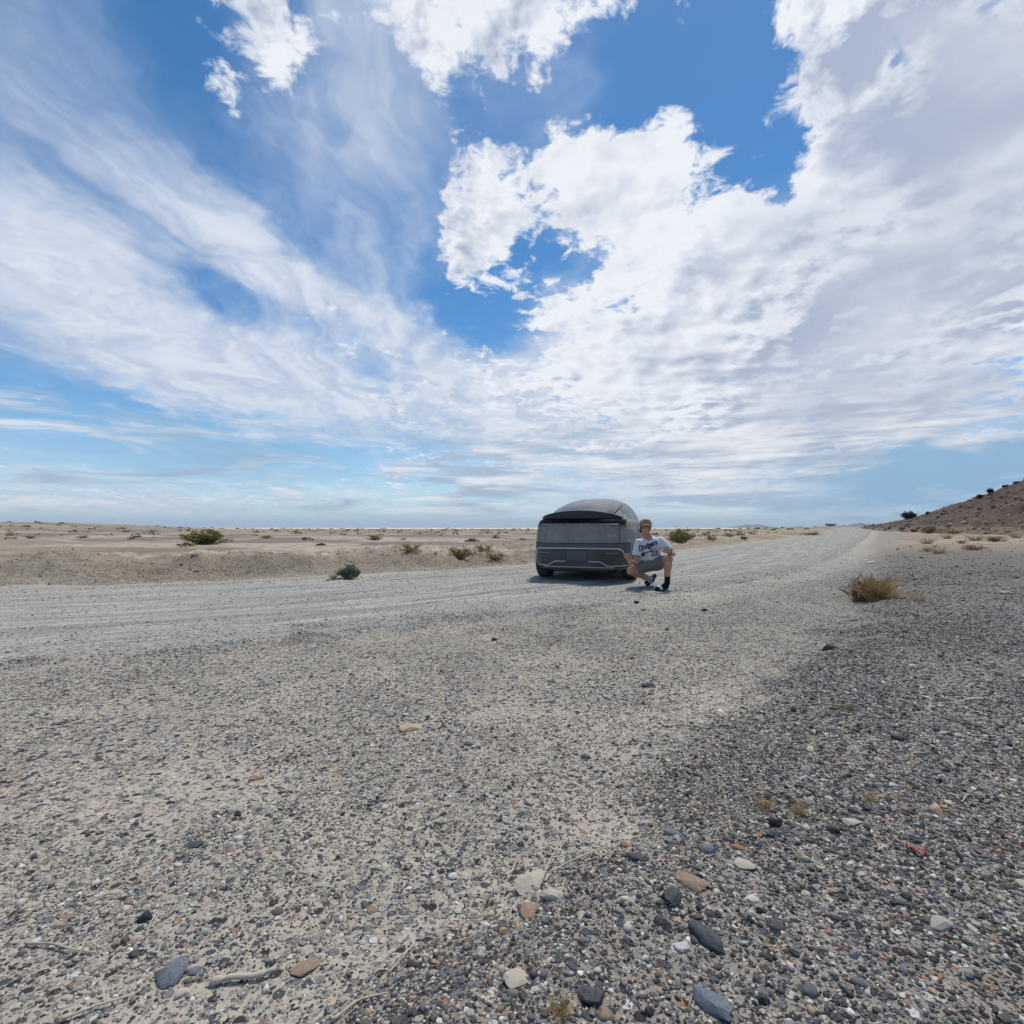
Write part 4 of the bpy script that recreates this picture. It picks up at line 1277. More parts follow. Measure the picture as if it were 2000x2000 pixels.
# ------------------------------------------------------------------ car
def build_car():
    cz = height1(1.56, 10.4) + 0.010
    car = empty('parked_car', (1.457, 9.98, cz), -R(18.4))
    tag(car, 'dusty dark grey electric hatchback parked on the dirt road, seen from behind', 'car')

    # ---- materials
    def dusty(name, base, dust, amount, rough=0.45, metal=0.0, spec=0.5, streak=0.0):
        def fn(T, b):
            oc = T.n('ShaderNodeTexCoord').outputs['Object']
            n1 = T.noise(oc, 3.0, 5, 0.6)
            n2 = T.noise(T.vm('MULTIPLY', oc, (1.0, 1.0, 0.35)), 14.0, 4, 0.6)
            f = T.m('ADD', T.m('MULTIPLY', n1, 0.9), T.m('MULTIPLY', n2, 0.5))
            f = T.ss(f, 0.40, 0.98, amount * 0.55, min(1.0, amount * 1.25))
            T.link(T.mix(f, base, dust), b.inputs['Base Color'])
            T.link(T.lin(f, 0, 1, rough, 0.92), b.inputs['Roughness'])
            b.inputs['Metallic'].default_value = metal
            b.inputs['Specular IOR Level'].default_value = spec
        return mat(name, fn)
    DUST = c4(0.30, 0.29, 0.27)
    paint = dusty('dusty_grey_paint', c4(0.10, 0.10, 0.10), c4(0.33, 0.312, 0.282), 0.76, 0.45)
    plastic = dusty('dusty_black_plastic', c4(0.045, 0.047, 0.05), c4(0.24, 0.235, 0.225), 0.40, 0.6, spec=0.3)
    insert = dusty('dark_bumper_insert', c4(0.028, 0.029, 0.032), c4(0.22, 0.22, 0.215), 0.36, 0.6, spec=0.25)
    glass = dusty('dusty_tinted_glass', c4(0.012, 0.014, 0.017), c4(0.24, 0.235, 0.23), 0.20, 0.07)
    sglass = dusty('side_glass', c4(0.02, 0.024, 0.028), c4(0.30, 0.30, 0.295), 0.30, 0.08)
    gloss = dusty('gloss_black', c4(0.012, 0.012, 0.014), c4(0.22, 0.215, 0.21), 0.10, 0.15)
    spoil = dusty('spoiler_black', c4(0.022, 0.019, 0.021), c4(0.16, 0.15, 0.15), 0.22, 0.35, spec=0.3)
    light = dusty('unlit_tail_light', c4(0.005, 0.004, 0.005), c4(0.05, 0.045, 0.045), 0.10, 0.5, spec=0.05)
    red = dusty('red_reflector', c4(0.09, 0.016, 0.02), c4(0.20, 0.15, 0.145), 0.45, 0.3)
    trim = dusty('silver_trim', c4(0.46, 0.46, 0.46), c4(0.54, 0.52, 0.48), 0.40, 0.5)
    rubber = dusty('tyre_rubber', c4(0.022, 0.022, 0.023), c4(0.26, 0.24, 0.21), 0.28, 0.85, spec=0.2)
    rimm = dusty('dark_wheel', c4(0.06, 0.06, 0.063), c4(0.3, 0.28, 0.25), 0.4, 0.4)
    seam_m = dusty('panel_gap', c4(0.008, 0.008, 0.008), c4(0.03, 0.03, 0.03), 0.2, 0.9, spec=0.1)
    plate_m = dusty('blank_grey_plate', c4(0.085, 0.09, 0.095), c4(0.13, 0.13, 0.13), 0.3, 0.6)
    under = dusty('underbody', c4(0.015, 0.015, 0.015), c4(0.05, 0.048, 0.045), 0.3, 0.9, spec=0.1)

    # ---- lower body: stacked plan outlines
    tab = np.array([  # z, half width, rear y, front y
        (0.185, 0.80, -0.74, 3.42), (0.225, 0.875, -0.88, 3.58), (0.30, 0.92, -0.955, 3.68), (0.42, 0.940, -0.985, 3.74),
        (0.58, 0.955, -1.00, 3.76), (0.68, 0.960, -1.00, 3.74), (0.74, 0.960, -0.975, 3.68), (0.85, 0.955, -0.955, 3.42),
        (0.95, 0.942, -0.94, 3.05), (1.02, 0.922, -0.93, 2.75), (1.08, 0.898, -0.905, 2.6), (1.115, 0.872, -0.875, 2.5), (1.14, 0.83, -0.83, 2.4), (1.149, 0.76, -0.74, 2.3)])
    zs = np.unique(np.concatenate([np.linspace(0.185, 1.149, 46), tab[:, 0]]))
    pw, pr, pf = (np.interp(zs, tab[:, 0], tab[:, k]) for k in (1, 2, 3))
    def smooth_(a):
        b = a.copy(); b[1:-1] = 0.25 * a[:-2] + 0.5 * a[1:-1] + 0.25 * a[2:]; return b
    for _ in range(2):
        pw, pr, pf = smooth_(pw), smooth_(pr), smooth_(pf)
    NR, NF, YC = 4.6, 3.6, 1.3
    def dims(z):
        return np.interp(z, zs, pw), np.interp(z, zs, pr), np.interp(z, zs, pf)
    def rear(x, z, off=0.0):
        """point of the rear face at lateral x and height z, pushed out by off"""
        w, r, f = dims(z)
        q = min(abs(x) / w, 0.9995)
        y = YC - (YC - r) * (1 - q ** NR) ** (1 / NR)
        # outward direction in plan
        gx = NR * (q ** (NR - 1)) / w * (1 if x >= 0 else -1)
        qy = (YC - y) / (YC - r)
        gy = -NR * (qy ** (NR - 1)) / (YC - r)
        L = math.hypot(gx, gy)
        return np.array([x + gx / L * off, y + gy / L * off, z])
    def side(y, z, sgn=1, off=0.0):
        """point of the flank at length y"""
        w, r, f = dims(z)
        if y < YC:
            q = min((YC - y) / (YC - r), 0.9999); n = NR
        else:
            q = min((y - YC) / (f - YC), 0.9999); n = NF
        return np.array([sgn * (w * (1 - q ** n) ** (1 / n) + off), y, z])
    th = np.linspace(0, 2 * math.pi, 129)[:-1]
    rows = []
    for z in zs:
        w, r, f = dims(z)
        c, s = np.cos(th), np.sin(th)
        n = np.where(s < 0, NR, NF)
        x = w * np.sign(c) * np.abs(c) ** (2 / n)
        y = np.where(s < 0, YC - (YC - r) * np.abs(s) ** (2 / n), YC + (f - YC) * np.abs(s) ** (2 / n))
        rows.append(np.stack([x, y, np.full_like(x, z)], 1))
    V = np.vstack(rows); m = len(th); n = len(zs)
    F = [(i * m + j, i * m + (j + 1) % m, (i + 1) * m + (j + 1) % m, (i + 1) * m + j) for i in range(n - 1) for j in range(m)]
    F.append(tuple(range(m))[::-1]); F.append(tuple((n - 1) * m + j for j in range(m)))
    body = MB().add(V, F).build('body', paint, car)
    # wheel arches cut out of the body
    cut = MB()
    for (wx, wy) in ((0.86, 0), (-0.86, 0), (0.86, 2.89), (-0.86, 2.89)):
        k = 40
        a = np.linspace(0, 2 * math.pi, k, endpoint=False)
        ring = np.stack([np.zeros(k), wy + 0.392 * np.cos(a), 0.36 + 0.392 * np.sin(a)], 1)
        A = ring + [wx - 0.20, 0, 0]; B = ring + [wx + 0.20, 0, 0]
        cut.add(np.vstack([A, B]), [(j, (j + 1) % k, k + (j + 1) % k, k + j) for j in range(k)] + [tuple(range(k))[::-1], tuple(range(k, 2 * k))])
    cme = cut.mesh('cut')
    bm = bmesh.new(); bm.from_mesh(cme); bmesh.ops.recalc_face_normals(bm, faces=bm.faces[:]); bm.to_mesh(cme); bm.free()
    co = bpy.data.objects.new('cutter', cme); COL.objects.link(co)
    bm = bmesh.new(); bm.from_mesh(body.data); bmesh.ops.recalc_face_normals(bm, faces=bm.faces[:]); bm.to_mesh(body.data); bm.free()
    co.parent = car
    md = body.modifiers.new('arches', 'BOOLEAN'); md.object = co; md.solver = 'EXACT'; md.operation = 'DIFFERENCE'
    bpy.context.view_layer.update()
    dg = bpy.context.evaluated_depsgraph_get()
    nm = bpy.data.meshes.new_from_object(body.evaluated_get(dg))
    body.modifiers.clear(); body.data = nm
    nm.materials.clear(); nm.materials.append(paint)
    nm.polygons.foreach_set('use_smooth', np.full(len(nm.polygons), True))
    try:
        nm.set_sharp_from_angle(angle=R(35))
    except Exception:
        pass
    bpy.data.objects.remove(co); bpy.data.meshes.remove(cme)

    # ---- greenhouse: cross sections along the length
    gy = np.array([-0.74, -0.5, -0.2, 0.2, 0.6, 1.0, 1.4, 1.7, 2.0, 2.2, 2.45, 2.75, 2.95])
    gz = np.array([1.225, 1.293, 1.380, 1.470, 1.538, 1.575, 1.603, 1.618, 1.580, 1.515, 1.37, 1.14, 1.00])
    gw = np.array([0.67, 0.725, 0.79, 0.842, 0.87, 0.885, 0.888, 0.88, 0.86, 0.86, 0.86, 0.84, 0.80])
    yy = np.linspace(-0.74, 2.95, 80)
    def sm(v, k=3):
        v = np.interp(yy, gy, v)
        for _ in range(k): v = smooth_(v)
        return v
    gzs, gws = sm(gz, 5), sm(gw, 5)
    ZB = 0.98
    def G(y, t, off=0.0):
        """greenhouse surface: t = -1..1 from left belt over the roof to right belt"""
        h = np.interp(y, yy, gzs) - ZB; w = np.interp(y, yy, gws)
        a = (t + 1) / 2 * math.pi          # 0 left belt .. pi right belt
        c, s = -math.cos(a), math.sin(a)
        x = w * np.sign(c) * abs(c) ** (2 / 3.0); z = ZB + h * abs(s) ** (2 / 1.65)
        if off:
            e = 1e-3
            p0 = np.array([x, y, z]); p1 = G(y + e, t); p2 = G(y, min(t + e, 0.9999) if t < 0.99 else t - e)
            nrm = np.cross(p1 - p0, p2 - p0) * (1 if t < 0.99 else -1)
            nrm /= max(np.linalg.norm(nrm), 1e-12)
            if nrm[2] < 0: nrm = -nrm
            return p0 + nrm * off
        return np.array([x, y, z])
    tt = np.linspace(-1, 1, 61)
    V = np.array([G(y, t) for y in yy for t in tt]); m = len(tt)
    F = [(i * m + j, (i + 1) * m + j, (i + 1) * m + j + 1, i * m + j + 1) for i in range(len(yy) - 1) for j in range(m - 1)]
    F.append(tuple(range(m))); F.append(tuple((len(yy) - 1) * m + j for j in range(m))[::-1])
    MB().add(V, F).build('cabin', paint, car)

    def patch(name, fn, m_, parent, nu=24, nv=10, thick=0.012):
        """thin shell: fn(u, v, off) gives points, u and v run 0..1"""
        us, vs = np.linspace(0, 1, nu), np.linspace(0, 1, nv)
        top = [fn(u, v, 0.0) for v in vs for u in us]
        bot = [fn(u, v, -thick) for v in vs for u in us]
        N = nu * nv
        F = [(i * nu + j, i * nu + j + 1, (i + 1) * nu + j + 1, (i + 1) * nu + j) for i in range(nv - 1) for j in range(nu - 1)]
        edge = [i for i in range(nu)] + [r * nu + nu - 1 for r in range(1, nv)] + [(nv - 1) * nu + i for i in range(nu - 2, -1, -1)] + [r * nu for r in range(nv - 2, 0, -1)]
        F += [(edge[k], N + edge[k], N + edge[(k + 1) % len(edge)], edge[(k + 1) % len(edge)]) for k in range(len(edge))]
        o = MB().add(top + bot, F).build(name, m_, parent)
        bm = bmesh.new(); bm.from_mesh(o.data); bmesh.ops.recalc_face_normals(bm, faces=bm.faces[:]); bm.to_mesh(o.data); bm.free()
        try: o.data.set_sharp_from_angle(angle=R(40))
        except Exception: pass
        return o
    def lerp(a, b, t): return a + (b - a) * t

    # rear window, roof glass, windscreen
    patch('rear_window', lambda u, v, o: G(lerp(-0.66, 0.86, v), lerp(-1, 1, u) * lerp(0.47, 0.36, v), 0.004 + o), glass, car, 30, 24)
    patch('roof_glass', lambda u, v, o: G(lerp(0.90, 1.86, v), lerp(-0.37, 0.37, u), 0.004 + o), glass, car, 24, 16)
    patch('windscreen', lambda u, v, o: G(lerp(1.92, 2.86, v), lerp(-0.42, 0.42, u) * lerp(0.9, 1.25, v), 0.004 + o), glass, car, 24, 16)
    for sg in (-1, 1):
        P = [G(y, sg * lerp(0.485, 0.37, (y + 0.66) / 1.52), 0.004) for y in np.linspace(-0.66, 0.70, 24)]
        MB().tube(P, 0.007, 6).build('window_seal', seam_m, car)
        def tz(y, z):     # t of the surface at height z
            h = np.interp(y, yy, gzs) - ZB
            s = min(max((z - ZB) / h, 0.0), 1.0) ** (1.65 / 2)
            return sg * (1 - 2 * math.asin(s) / math.pi)
        def topz(y):
            return ZB + (np.interp(y, yy, gzs) - ZB) * 0.80
        wn = []
        for (nm_, y0, y1, ya, yb) in (('quarter_window', -0.12, 0.34, 0.18, 0.40), ('rear_door_window', 0.37, 1.16, 0.43, 1.16), ('front_door_window', 1.20, 2.42, 1.20, 2.12)):
            def fn(u, v, o, y0=y0, y1=y1, ya=ya, yb=yb):
                y = lerp(lerp(y0, ya, v), lerp(y1, yb, v), u)
                z = lerp(1.045, topz(lerp(ya, yb, u)), v)
                z = min(z, topz(y) + 0.0)
                return G(y, tz(y, z), 0.004 + o)
            patch(nm_, fn, sglass, car, 18, 10)
        # black moulding round the window line
        ys = np.linspace(-0.14, 2.50, 60)
        def linez(y):
            if y < 0.42: return lerp(1.05, topz(0.42) + 0.012, min(1.0, max(0.0, (y + 0.14) / 0.56)) ** 0.7)
            if y > 2.15: return lerp(topz(2.15) + 0.012, 1.06, (y - 2.15) / 0.35)
            return topz(y) + 0.012
        P = [G(y, tz(y, linez(y)), -0.003) for y in ys]
        MB().tube(P, 0.011, 6).build('window_moulding', gloss, car)
        # mirror
        mr = MB(); Vs, Fs = ico(2)
        mr.add(Vs * np.array([0.095, 0.05, 0.068]) + [sg * 0.985, 2.30, 1.055], Fs)
        mr.tube([(sg * 0.86, 2.32, 1.03), (sg * 0.98, 2.31, 1.05)], 0.02, 6)
        mr.build('side_mirror', paint, car)
        # door seams and handles on the flank
        for ysm in (0.36, 1.30, 2.30):
            P = [side(ysm + (0.0 if z > 0.6 else -0.0), z, sg, 0.001) for z in np.linspace(0.36 if ysm > 0.4 else 0.72, 1.04, 14)]
            MB().tube(P, 0.004, 4).build('door_gap', seam_m, body)
        for yh in (0.55, 1.45):
            patch('door_handle', lambda u, v, o: side(lerp(yh, yh + 0.2, u), lerp(0.93, 0.955, v), sg, 0.004 + o), gloss, body, 8, 3, 0.006)
        # sill cladding and arch lips
        patch('sill', lambda u, v, o: side(lerp(0.45, 2.45, u), lerp(0.20, 0.31, v), sg, 0.006 + o), plastic, car, 20, 4)
        for wy in (0.0, 2.89):
            P = [side(wy + 0.395 * math.cos(a), 0.36 + 0.395 * math.sin(a), sg, 0.004) for a in np.linspace(-0.25, math.pi + 0.25, 30)]
            MB().tube(P, 0.016, 6).build('wheel_arch', plastic, car)

    # ---- spoiler lip
    xs = np.linspace(-0.735, 0.735, 41)
    prof = []
    for x in xs:
        q = (x / 0.735) ** 2
        zt = 1.165 + 0.112 * (1 - q) ** 0.8
        yl = rear(x * 0.98, 1.10)[1] + 0.055 + 0.02 * q
        prof.append([(x, yl + 0.20, min(zt + 0.012, G(max(yl + 0.20, -0.73), 0.0)[2] - 0.005) if abs(x) < 0.5 else zt - 0.01), (x, yl + 0.06, zt + 0.004), (x, yl, zt), (x, yl - 0.004, zt - 0.014),
                     (x, yl + 0.014, lerp(zt, 1.135, 0.5)), (x, yl + 0.004, 1.138), (x, yl + 0.20, 1.12)])
    k = len(prof[0])
    V = np.array(prof).reshape(-1, 3)
    F = [(i * k + j, i * k + (j + 1) % k, (i + 1) * k + (j + 1) % k, (i + 1) * k + j) for i in range(len(xs) - 1) for j in range(k)]
    F += [tuple(range(k))[::-1], tuple((len(xs) - 1) * k + j for j in range(k))]
    sp = MB().add(V, F).build('spoiler', spoil, car)
    bm = bmesh.new(); bm.from_mesh(sp.data); bmesh.ops.recalc_face_normals(bm, faces=bm.faces[:]); bm.to_mesh(sp.data); bm.free()
    sp.data.set_sharp_from_angle(angle=R(30))

    # ---- tail lights and tailgate
    rp = lambda x0, x1, z0, z1, off: (lambda u, v, o: rear(lerp(x0, x1, u), lerp(z0, z1, v), off + o))
    tl = patch('light_bar', lambda u, v, o: rear(lerp(-1, 1, u) * 0.885 * dims(lerp(1.048, 1.144, v))[0], lerp(1.048, 1.144, v), 0.007 + o), light, car, 60, 8)
    for sg in (-1, 1):
        patch('lamp', rp(sg * 0.64, sg * 0.800, 1.024, 1.125, 0.011), light, tl, 16, 5)
        patch('lamp_fin', rp(sg * 0.56, sg * 0.822, 1.000, 1.020, 0.016), plastic, tl, 16, 3)
    gate = patch('tailgate', rp(-0.715, 0.715, 0.700, 1.046, 0.004), paint, car, 40, 16)
    patch('light_ledge', rp(-0.70, 0.70, 1.020, 1.044, 0.012), paint, gate, 40, 3)
    for sg in (-1, 1):
        P = [rear(sg * (0.720 + 0.012 * (1.0 - z)), z, 0.002) for z in np.linspace(0.70, 1.0, 12)]
        MB().tube(P, 0.0055, 4).build('panel_gap', seam_m, gate)
    P = [rear(x, 0.694, 0.003) for x in np.linspace(-0.878, 0.878, 60)]
    MB().tube(P, 0.006, 4).build('panel_gap', seam_m, gate)
    # lettering across the tailgate
    def rear_text(body_, size, x0, z0, name, m_, parent, off, spacing=1.0):
        cu = bpy.data.curves.new(name, 'FONT'); cu.body = body_; cu.size = size; cu.align_x = 'CENTER'; cu.extrude = 0.0; cu.space_character = spacing
        to = bpy.data.objects.new(name, cu); COL.objects.link(to)
        bpy.context.view_layer.update()
        me = bpy.data.meshes.new_from_object(to.evaluated_get(bpy.context.evaluated_depsgraph_get()))
        bpy.data.objects.remove(to); bpy.data.curves.remove(cu)
        bm = bmesh.new(); bm.from_mesh(me)
        bmesh.ops.triangulate(bm, faces=bm.faces[:])
        for v in bm.verts:
            q = rear(x0 + v.co.x, z0 + v.co.y, off); v.co = q
        r = bmesh.ops.extrude_face_region(bm, geom=bm.faces[:])
        for e in r['geom']:
            if isinstance(e, bmesh.types.BMVert): e.co.y -= 0.004
        bmesh.ops.recalc_face_normals(bm, faces=bm.faces[:])
        bm.to_mesh(me); bm.free()
        return obj(name, me, m_, parent)
    for i, ch in enumerate('TESLA'):
        rear_text(ch, 0.052, (i - 2) * 0.122, 1.030, 'letter', seam_m, gate, 0.018)
    patch('badge', rp(0.50, 0.69, 0.822, 0.829, 0.009), trim, gate, 10, 2, 0.005)
    for i in range(9):
        patch('badge_mark', rp(0.505 + i * 0.0205, 0.519 + i * 0.0205, 0.836, 0.850, 0.009), trim if i % 4 else plastic, gate, 2, 2, 0.005)

    # ---- bumper
    bum = patch('bumper', (lambda u, v, o: rear(lerp(-1, 1, u) * 0.915 * dims(lerp(0.232, 0.690, v))[0], lerp(0.232, 0.690, v), 0.006 + o)), plastic, car, 90, 24)
    def ins(u, v, o):
        z = lerp(0.300, 0.592, v)
        hw = lerp(0.835, 0.745, v)
        return rear(lerp(-hw, hw, u), z, 0.011 + o)
    patch('bumper_insert', ins, insert, bum, 50, 12, 0.006)
    def rear_tube(pts, rad, name, m_, parent, off=0.016, n=8):
        Q = []
        for (a, b) in zip(pts[:-1], pts[1:]):
            for t in np.linspace(0, 1, n, endpoint=False):
                Q.append((lerp(a[0], b[0], t), lerp(a[1], b[1], t)))
        Q.append(pts[-1])
        Q = np.array(Q)
        for _ in range(3):
            Q[1:-1] = 0.25 * Q[:-2] + 0.5 * Q[1:-1] + 0.25 * Q[2:]
        return MB().tube([rear(x, z, off) for x, z in Q], rad, 6).build(name, m_, parent)
    rear_tube([(-0.865, 0.270), (-0.80, 0.45), (-0.765, 0.56), (-0.70, 0.602), (-0.4, 0.606), (0.4, 0.606), (0.70, 0.602), (0.765, 0.56), (0.80, 0.45), (0.865, 0.270)], 0.0155, 'trim_frame', trim, bum)
    for sg in (-1, 1):
        rear_tube([(sg * 0.855, 0.293), (sg * 0.53, 0.293), (sg * 0.40, 0.372), (sg * 0.20, 0.374)], 0.0115, 'trim_line', trim, bum)
        patch('reflector', rp(sg * 0.50, sg * 0.735, 0.545, 0.572, 0.014), red, bum, 14, 3, 0.006)
        patch('reflector_lip', rp(sg * 0.50, sg * 0.72, 0.522, 0.528, 0.016), trim, bum, 14, 2, 0.006)
    patch('diffuser', lambda u, v, o: rear(lerp(-0.80, 0.80, u), lerp(0.196, 0.262, v), 0.012 + 0.012 * v + o), plastic, bum, 40, 5)
    rear_tube([(-0.62, 0.268), (0, 0.272), (0.62, 0.268)], 0.010, 'diffuser_edge', trim, bum, 0.022, 14)
    patch('number_plate', rp(-0.175, 0.175, 0.385, 0.565, 0.026), plate_m, bum, 8, 6, 0.008)
    a = np.linspace(0, 2 * math.pi, 25)
    MB().tube([rear(0.50 + 0.040 * math.cos(t), 0.452 + 0.040 * math.sin(t), 0.013) for t in a], 0.0035, 5).build('tow_cover', plastic, bum)

    # ---- underbody
    ub = MB()
    bx = np.array([(x, y, z) for z in (0.17, 0.42) for x, y in ((-0.66, -0.7), (0.66, -0.7), (0.66, 3.3), (-0.66, 3.3))])
    ub.add(bx, [(0, 3, 2, 1), (4, 5, 6, 7), (0, 1, 5, 4), (1, 2, 6, 5), (2, 3, 7, 6), (3, 0, 4, 7)])
    ub.build('underbody', under, car, False)

    # ---- wheels
    def wheel(x, y):
        sg = 1 if x > 0 else -1
        w = empty('wheel', (x, y, 0.352)); w.parent = car
        prof = [(-0.115, 0.235), (-0.128, 0.28), (-0.126, 0.325), (-0.108, 0.347), (-0.06, 0.3525), (0, 0.3535), (0.06, 0.3525), (0.108, 0.347), (0.126, 0.325), (0.128, 0.28), (0.115, 0.235)]
        k = 56
        V, F = [], []
        for i in range(k):
            a = 2 * math.pi * i / k
            for (px, pr_) in prof:
                V.append((px, pr_ * math.cos(a), pr_ * math.sin(a)))
        n_ = len(prof)
        for i in range(k):
            for j in range(n_ - 1):
                F.append((i * n_ + j, ((i + 1) % k) * n_ + j, ((i + 1) % k) * n_ + j + 1, i * n_ + j + 1))
        MB().add(V, F).build('tyre', rubber, w)
        rm = MB()
        V, F = [], []
        rprof = [(-0.10, 0.24), (0.02 * 0, 0.20), (sg * 0.085, 0.215), (sg * 0.112, 0.238)]
        for i in range(k):
            a = 2 * math.pi * i / k
            for (px, pr_) in rprof:
                V.append((px, pr_ * math.cos(a), pr_ * math.sin(a)))
        for i in range(k):
            for j in range(3):
                F.append((i * 4 + j, ((i + 1) % k) * 4 + j, ((i + 1) % k) * 4 + j + 1, i * 4 + j + 1))
        rm.add(V, F)
        for i in range(5):
            a = 2 * math.pi * i / 5
            for da in (-0.16, 0.16):
                rm.tube([(sg * 0.075, 0.04 * math.cos(a), 0.04 * math.sin(a)), (sg * 0.098, 0.13 * math.cos(a + da * 0.7), 0.13 * math.sin(a + da * 0.7)), (sg * 0.09, 0.225 * math.cos(a + da), 0.225 * math.sin(a + da))], (0.028, 0.02, 0.024), 6)
        dk = np.linspace(0, 2 * math.pi, 20, endpoint=False)
        rm.add([(sg * 0.02, 0.21 * math.cos(t), 0.21 * math.sin(t)) for t in dk], [tuple(range(20))])
        rm.build('rim', rimm, w)
    for (wx, wy) in ((0.818, 0), (-0.818, 0), (0.818, 2.89), (-0.818, 2.89)):
        wheel(wx, wy)
    return car
car = build_car()

# ------------------------------------------------------------------ person
def build_person():
    Y0 = 7.95
    def W_(px, py, Y):
        """photo position at depth Y, in metres"""
        return np.array([(px - 1000) * Y / 1000, Y, CAM_H - (py - 1031) * Y / 1000])
    gz = height1(2.28, 8.1) + 0.012
    base = np.array([2.28, 8.15, gz])
    root = empty('person', base)
    tag(root, 'person in tan cap, white lettered T-shirt and grey shorts crouching beside the car', 'person')

    def cr(T, b, col, rough=0.8, noise=0.0, scale=30.0, spec=0.3):
        oc = T.n('ShaderNodeTexCoord').outputs['Object']
        n = T.noise(oc, scale, 4, 0.6)
        T.link(T.mix(T.ss(n, 0.35, 0.7, 0, 1), c4(*col), c4(*[v * (1 - noise) for v in col])), b.inputs['Base Color'])
        b.inputs['Roughness'].default_value = rough
        b.inputs['Specular IOR Level'].default_value = spec
    M = lambda nm, col, rough=0.8, noise=0.15, scale=30.0, spec=0.3: mat(nm, lambda T, b: cr(T, b, col, rough, noise, scale, spec))
    skin = M('skin', (0.53, 0.285, 0.19), 0.55, 0.14, 14)
    shirt = M('white_cotton', (0.74, 0.735, 0.77), 0.9, 0.10, 12, 0.1)
    short_m = M('grey_cotton', (0.21, 0.205, 0.205), 0.9, 0.12, 60, 0.1)
    capm = M('tan_canvas', (0.38, 0.26, 0.17), 0.9, 0.1, 60, 0.1)
    black = M('black_cloth', (0.014, 0.014, 0.018), 0.85, 0.2, 40, 0.15)
    white = M('white_rubber', (0.70, 0.70, 0.73), 0.7, 0.06, 40)
    sockg = M('grey_sock', (0.42, 0.42, 0.47), 0.95, 0.1, 60, 0.1)
    hairm = M('black_hair', (0.012, 0.010, 0.010), 0.5, 0.3, 90)
    navy = M('navy_print', (0.012, 0.020, 0.075), 0.8, 0.05, 40, 0.1)
    numm = M('dark_print', (0.045, 0.03, 0.06), 0.8, 0.05, 40, 0.1)
    lipm = M('lips', (0.23, 0.075, 0.065), 0.5, 0.1, 40)
    toothm = M('teeth', (0.75, 0.73, 0.68), 0.4, 0.05, 40)
    eyem = M('eye_dark', (0.012, 0.010, 0.010), 0.3, 0.1, 40)

    class Blob:
        """joined round cones and ellipsoids, remeshed into one continuous skin"""
        def __init__(self): self.mb = MB()
        def cone(self, a, ra, b, rb, k=14, flat=None):
            a, b = np.asarray(a, float) - base, np.asarray(b, float) - base
            d = b - a; L = np.linalg.norm(d); d = d / max(L, 1e-9)
            Vs, Fs = ico(2)
            e1 = np.cross(d, [0.3, 0.9, 0.2]); e1 /= np.linalg.norm(e1); e2 = np.cross(d, e1)
            loc = Vs @ np.stack([e1, e2, d])          # rows as axes
            t = Vs[:, 2:3]
            pts = np.where(t < 0, a + loc * ra, b + loc * rb)
            self.mb.add(pts, Fs)
            return self
        def ell(self, c, r, rot=None):
            c = np.asarray(c, float) - base
            Vs, Fs = ico(3)
            P = Vs * np.asarray(r)
            if rot is not None: P = P @ np.array(Euler(rot).to_matrix()).T
            self.mb.add(P + c, Fs); return self
        def build(self, name, m, parent, voxel=0.008, smooth=4, fac=0.5):
            me = self.mb.mesh(name)
            o = obj(name, me, m, parent)
            r = o.modifiers.new('r', 'REMESH'); r.mode = 'VOXEL'; r.voxel_size = voxel; r.use_smooth_shade = True
            s = o.modifiers.new('s', 'SMOOTH'); s.iterations = smooth; s.factor = fac
            bpy.context.view_layer.update()
            nm = bpy.data.meshes.new_from_object(o.evaluated_get(bpy.context.evaluated_depsgraph_get()))
            o.modifiers.clear(); o.data = nm
            nm.name = name; nm.materials.clear(); nm.materials.append(m)
            nm.polygons.foreach_set('use_smooth', np.full(len(nm.polygons), True))
            return o

    # ---- joints (left = his left, on the right of the picture)
    hipL, hipR = W_(1283, 1103, 8.46), W_(1258, 1104, 8.46)
    kneeL, kneeR = W_(1306, 1092, 8.02), W_(1232, 1115, 8.22)
    ankL, ankR = W_(1303, 1139, 8.02), W_(1274, 1133.5, 8.58)
    toeL, toeR = W_(1286, 1152, 7.90), W_(1266, 1141.5, 8.52)
    heelL = ankL + np.array([0.03, 0.06, -0.09])
    pel = (hipL + hipR) / 2 + np.array([0, 0.02, 0.03])
    chest = W_(1268, 1068, 8.34)
    neckb = W_(1264.5, 1047.5, 8.25)
    shL, shR = W_(1290, 1058, 8.28), W_(1247.5, 1062, 8.28)
    elL, elR = W_(1314, 1082, 8.20), W_(1241, 1099, 8.20)
    wrL, wrR = W_(1307, 1079.5, 8.00), W_(1230.5, 1096, 8.04)
    head = W_(1260.5, 1031.5, 8.17)
    up = np.array([0.0, 0, 1.0])
    hx = np.array([1, 0.0, -0.10]); hx /= np.linalg.norm(hx)       # head leans to his right
    hu = np.array([0.10, 0.10, 1.0]); hu /= np.linalg.norm(hu)
    hf = np.array([-0.06, -1.0, 0.10]); hf /= np.linalg.norm(hf)   # looks at the camera
    def hd(x, f, u): return head + hx * x + hf * f + hu * u

    # ---- body: one skin
    B = Blob()
    B.ell(hd(0, -0.005, 0.035), (0.074, 0.092, 0.098))
    B.ell(hd(0, 0.022, -0.045), (0.060, 0.066, 0.072))
    B.ell(hd(0, 0.045, -0.088), (0.034, 0.034, 0.026))
    for s in (-1, 1):
        B.ell(hd(s * 0.034, 0.058, -0.012), (0.026, 0.022, 0.022))       # cheeks
        B.ell(hd(s * 0.075, -0.012, -0.008), (0.012, 0.020, 0.032))      # ears
    B.cone(hd(0, 0.085, 0.018), 0.010, hd(0, 0.100, -0.020), 0.015)       # nose
    B.ell(hd(0, 0.078, 0.042), (0.046, 0.018, 0.014))                    # brow
    B.cone(hd(0, -0.01, -0.05), 0.058, neckb, 0.066)
